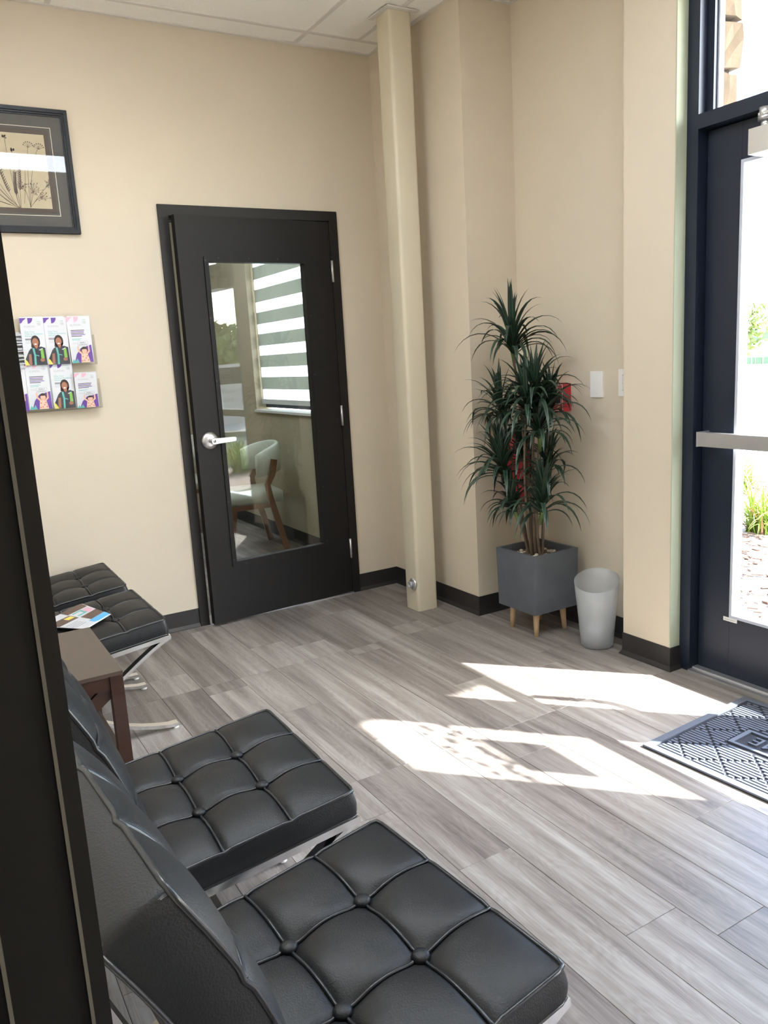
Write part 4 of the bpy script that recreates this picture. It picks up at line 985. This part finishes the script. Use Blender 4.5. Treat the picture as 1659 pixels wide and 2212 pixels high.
# sheaf of folded flyers at the left of the rack
ORD = ['lowest', 'second from the bottom', 'third from the bottom', 'fourth from the bottom', 'fifth from the bottom', 'middle', 'fifth from the top', 'fourth from the top', 'third from the top', 'second from the top', 'topmost']
for k in range(11):
    z = 1.445+.0145*k
    bm = bmesh.new(); bx(bm, 0, -.05, 0, .075, 0, .0035)
    o = finish(bm, 'folded_flyer', M['paper']); o.location = (.425, YW-.008-.0012*(k % 3), z); o.rotation_euler = (math.radians(18+rr.uniform(-5, 5)), math.radians(rr.uniform(-4, 4)), math.radians(rr.uniform(-3, 3)))
    tag(o, 'white folded flyer, %s in the sheaf left of the rack' % ORD[k], 'flyer', 'folded flyers stacked at the left of the rack')

# ---------------------------------------------------------------- office chairs behind the glass
def office_chair(x, y, rz, lab):
    t = tag(empty('office_chair', (x, y, 0), rz), lab, 'chair', 'pale curved-back office chairs')
    bm = bmesh.new(); N = 20; rows = []
    for i in range(N+1):
        a_ = math.radians(-82+164*i/N); rr_ = .255; edge = abs(i/N-.5)*2
        zb_, zt_ = .60-.02*edge, .815-.07*edge**2.5
        ring_ = []
        for (dr, z) in ((-.02, zb_+.01), (-.028, (zb_+zt_)/2), (-.015, zt_-.012), (0, zt_), (.017, zt_-.015), (.022, (zb_+zt_)/2), (.014, zb_+.008), (0, zb_)):
            q = rr_+dr; ring_.append(bm.verts.new((q*math.cos(a_)-.02, q*math.sin(a_), z)))
        rows.append(ring_)
    for A, B in zip(rows, rows[1:]):
        for k in range(8): bm.faces.new((A[k], A[(k+1) % 8], B[(k+1) % 8], B[k]))
    bm.faces.new(rows[0]); bm.faces.new(rows[-1])
    finish(bm, 'backrest', M['whiteup'], t, smooth=True)
    bm = bmesh.new(); bx(bm, -.25, -.235, .385, .2, .235, .465); finish(bm, 'seat', M['whiteup'], t, bevel=.035, seg=4, smooth=True)
    for s_ in (-1, 1):
        bm = bmesh.new(); ribbon(bm, [(.20, 0), (.155, .2), (.10, .42), (.085, .52), (.13, .60), (.15, .70)], s_*.245, .03, .042); finish(bm, 'leg', M['chwood'], t, bevel=.006)
        bm = bmesh.new(); ribbon(bm, [(-.22, 0), (-.19, .22), (-.16, .40)], s_*.22, .03, .04); finish(bm, 'leg', M['chwood'], t, bevel=.006)
        box('side_rail', (-.2, s_*.23-.012, .35), (.11, s_*.23+.012, .384), M['chwood'], t, bevel=.003)
    return t
office_chair(2.12, 5.66, math.radians(-8), 'pale curved-back office chair with wooden legs, nearer the door glass')
office_chair(1.93, 6.75, math.radians(10), 'pale curved-back office chair partly hidden, farther into the office')

# ---------------------------------------------------------------- outside
g = tag(box('ground_paving', (2.955, -60, -.30), (90, 90, -.03), M['pave']), 'bright sunlit concrete paving outside', kind='structure')
tag(box('planting_bed', (3.05, 1.2, -.029), (7.2, 7.5, -.012), M['mulchb']), 'mulched planting bed outside the exit door', kind='structure')
bm = bmesh.new(); rm = random.Random(8)
for _ in range(5200):
    x, y = 3.06+4.0*rm.random()**.8, rm.uniform(1.3, 7.3); s_ = rm.uniform(.012, .035)
    m_ = Matrix.Translation((x, y, -.008+rm.uniform(0, .012))) @ Matrix.Rotation(rm.random()*6.3, 4, 'Z') @ Matrix.Rotation(rm.uniform(-.4, .4), 4, 'X')
    bx(bm, -s_, -s_*.35, -.003, s_, s_*.35, .003, mi=0, mtx=m_)
tag(finish(bm, 'mulch_chips', M['mulch']), 'loose bark and shell mulch on the bed outside', 'mulch', kind='stuff')
def clump(x, y, n, h, lab, seed):
    r_ = random.Random(seed); bm = bmesh.new()
    for i in range(n):
        a_ = r_.random()*6.28; L_ = h*r_.uniform(.6, 1.1); lean = r_.uniform(.1, .9); p = Vector((r_.uniform(-.09, .09), r_.uniform(-.09, .09), 0)); d = Vector((math.cos(a_)*lean, math.sin(a_)*lean, 1)).normalized()
        mi = 1 if r_.random() < .12 else 0; side = Vector((-math.sin(a_), math.cos(a_), 0)); rows = []
        for k in range(6):
            t = k/5; wv = .007*(1-t)+.0006; rows.append((bm.verts.new(p-side*wv), bm.verts.new(p+side*wv))); p = p+d*L_/5; d = (d+Vector((math.cos(a_)*.08, math.sin(a_)*.08, -.28*lean-.1))).normalized()
        for A, B in zip(rows, rows[1:]): f = bm.faces.new((A[0], A[1], B[1], B[0])); f.material_index = mi
    o = finish(bm, 'ornamental_grass', [M['grass'], M['dry']]); o.location = (x, y, -.015); tag(o, lab, 'grass', 'grass clumps in the outside bed')
clump(5.2, 3.50, 300, .5, 'bright green grass clump nearest the exit door glass', 1)
clump(6.4, 4.6, 280, .55, 'bright green grass clump behind the nearest one', 2)
clump(6.2, 3.45, 280, .5, 'bright green grass clump at the right edge of the glass', 3)
clump(4.55, -1.45, 260, .55, 'green grass clump mirrored in the inner door glass', 4)
clump(5.0, -2.4, 260, .55, 'green grass clump farther off in the mirrored view', 5)
tag(box('planting_bed', (3.6, -4.2, -.029), (7.0, -.1, -.012), M['mulchb']), 'second mulched planting bed outside, mirrored in the inner door', kind='structure')
# stone veneer corner just outside the exit door
sp = tag(empty('stone_pier', (2.925, 2.20, -.03)), 'rough limestone pier corner right outside, at the left edge of the transom', 'pier')
box('pier_core', (-.072, .02, 0), (.05, 1.9, 3.45), M['mortar'], sp)
rs = random.Random(21); z = 0
while z < 3.42:
    h = min(rs.uniform(.13, .26), 3.45-z)
    for y0, w_ in ((0, rs.uniform(.28, .42)), (.43, .40), (.84, .42), (1.27, .4)):
        if y0 and (z < 1.0 or z > 3.2): continue
        x1 = rs.uniform(.062, .092); gp = .007
        cuts = [-.072, rs.uniform(-.02, .03), x1] if (y0 == 0 and rs.random() < .4) else [(-.072 if y0 == 0 else .045), x1]
        for c0, c1 in zip(cuts, cuts[1:]):
            bm = bmesh.new(); bx(bm, c0+gp*.5, y0+rs.uniform(-.02, .0), z+gp, c1-(gp*.5 if c1 < x1 else 0), y0+w_, z+h-gp)
            bmesh.ops.subdivide_edges(bm, edges=bm.edges, cuts=2, use_grid_fill=True)
            for v in bm.verts: v.co += Vector((rs.uniform(-1, 1) if v.co.x > -.06 else .3, rs.uniform(-1, 1), rs.uniform(-1, 1)))*.006
            finish(bm, 'stone', M['stone'], sp)
    z += h
# canopy above the entrance (casts the cut-off edge of the sun patches)
cn = tag(empty('entrance_canopy', (0, 0, 0)), 'deep entrance canopy above the storefront, outside the view', 'canopy')
box('canopy_slab', (3.0, -.77, 4.0), (4.91, 4.6, 4.2), M['stucco'], cn); box('canopy_slab', (3.0, -4.0, 4.0), (4.26, -.775, 4.2), M['stucco'], cn)
box('canopy_wall', (2.76, -4.0, 3.44), (3.0, 4.6, 4.2), M['stucco'], cn)
# far low building, hill, trees, car
fb = tag(empty('low_building', (25, 17.4, -.03)), 'low white building with a row of dark openings across the paving', 'building')
box('wall', (0, -9, 0), (5, 9, 1.18), M['stucco'], fb)
for y0, y1 in ((.13, 1.6), (-.02, .07), (-.30, -.06), (-1.4, -.36), (-3.2, -1.6), (1.8, 3.4)): box('opening', (-.03, y0, .44), (.0, y1, .67), M['hill'], fb)
def tree(x, y, h, r, lab, seed, cz=None, n=1500):
    t = tag(empty('tree', (x, y, -.03)), lab, 'tree', 'trees across the street'); r_ = random.Random(seed)
    bm = bmesh.new(); tube(bm, [(0, 0, 0), (.05, .03, h*.4), (0, 0, h*.75)], [.14, .1, .04], 8)
    for k in range(5):
        a_ = k*1.3; tube(bm, [(0, 0, h*.4+.1*k), (r*.6*math.cos(a_), r*.6*math.sin(a_), h*.65+.1*k)], [.05, .02], 5)
    finish(bm, 'trunk', M['bark'], t)
    bm = bmesh.new()
    for _ in range(n):
        v = Vector((r_.gauss(0, 1), r_.gauss(0, 1), r_.gauss(0, 1))).normalized()*(r_.random()**.4); lob = 1+.25*math.sin(v.x*7+seed)*math.cos(v.y*6)
        c = Vector((v.x*r*lob, v.y*r*lob, h*.66+v.z*h*.34*lob)); a_ = Vector((r_.gauss(0, 1), r_.gauss(0, 1), r_.gauss(0, 1))).normalized(); b_ = a_.orthogonal().normalized(); s_ = .06+.08*r_.random()
        vs = [bm.verts.new(c+a_*s_*p+b_*s_*.6*q) for p, q in ((-1, 0), (0, -1), (1, 0), (0, 1))]; bm.faces.new(vs)
    tag(finish(bm, 'foliage', M['treel'], t), kind='stuff')
tree(19.5, 14.15, 2.5, .75, 'small yellow-green tree seen just inside the exit door glass', 1)
tree(8.9, -10.6, 2.5, 1.35, 'large leafy tree mirrored in the inner door glass', 2, n=4000)
tree(9.6, -15.5, 3.1, 1.6, 'tall leafy tree farther right in the mirrored view', 3, n=3500)
bm = bmesh.new(); pts = [(-14, 0), (-12, .9), (-8, 1.4), (-4, 1.15), (-1.5, 1.9), (0.2, 2.1), (1.2, 1.5), (3, 1.2), (8, 1.8), (14, 0)]
prism(bm, [(p[0]+24, p[1]) for p in pts], 0, 46, 52); tag(finish(bm, 'wooded_hill', M['hill']), 'low dark green wooded rise on the horizon', kind='structure')
car = tag(empty('parked_car', (7.6, -7.0, -.03), math.radians(35)), 'silver car parked on the paving, mirrored in the inner door glass', 'car')
bm = bmesh.new(); prism(bm, [(-2.2, .25), (-2.2, .75), (-2.0, .95), (-1.2, 1.02), (-.6, 1.42), (.8, 1.45), (1.6, 1.05), (2.2, .98), (2.25, .3)], 1, -.85, .85); finish(bm, 'car_body', M['carp'], car, bevel=.05)
for s_ in (-1, 1):
    bm = bmesh.new(); prism(bm, [(-1.05, 1.04), (-.55, 1.36), (.75, 1.38), (1.35, 1.07)], 1, s_*.852-.01, s_*.852+.01); finish(bm, 'car_window', M['black'], car)
    for x in (-1.4, 1.4):
        bm = bmesh.new(); lathe(bm, [(.2, -.1), (.32, -.09), (.33, 0), (.32, .09), (.2, .1)], 20, mtx=RX); finish(bm, 'wheel', M['tyre'], car, loc=(x, s_*.8, .33))
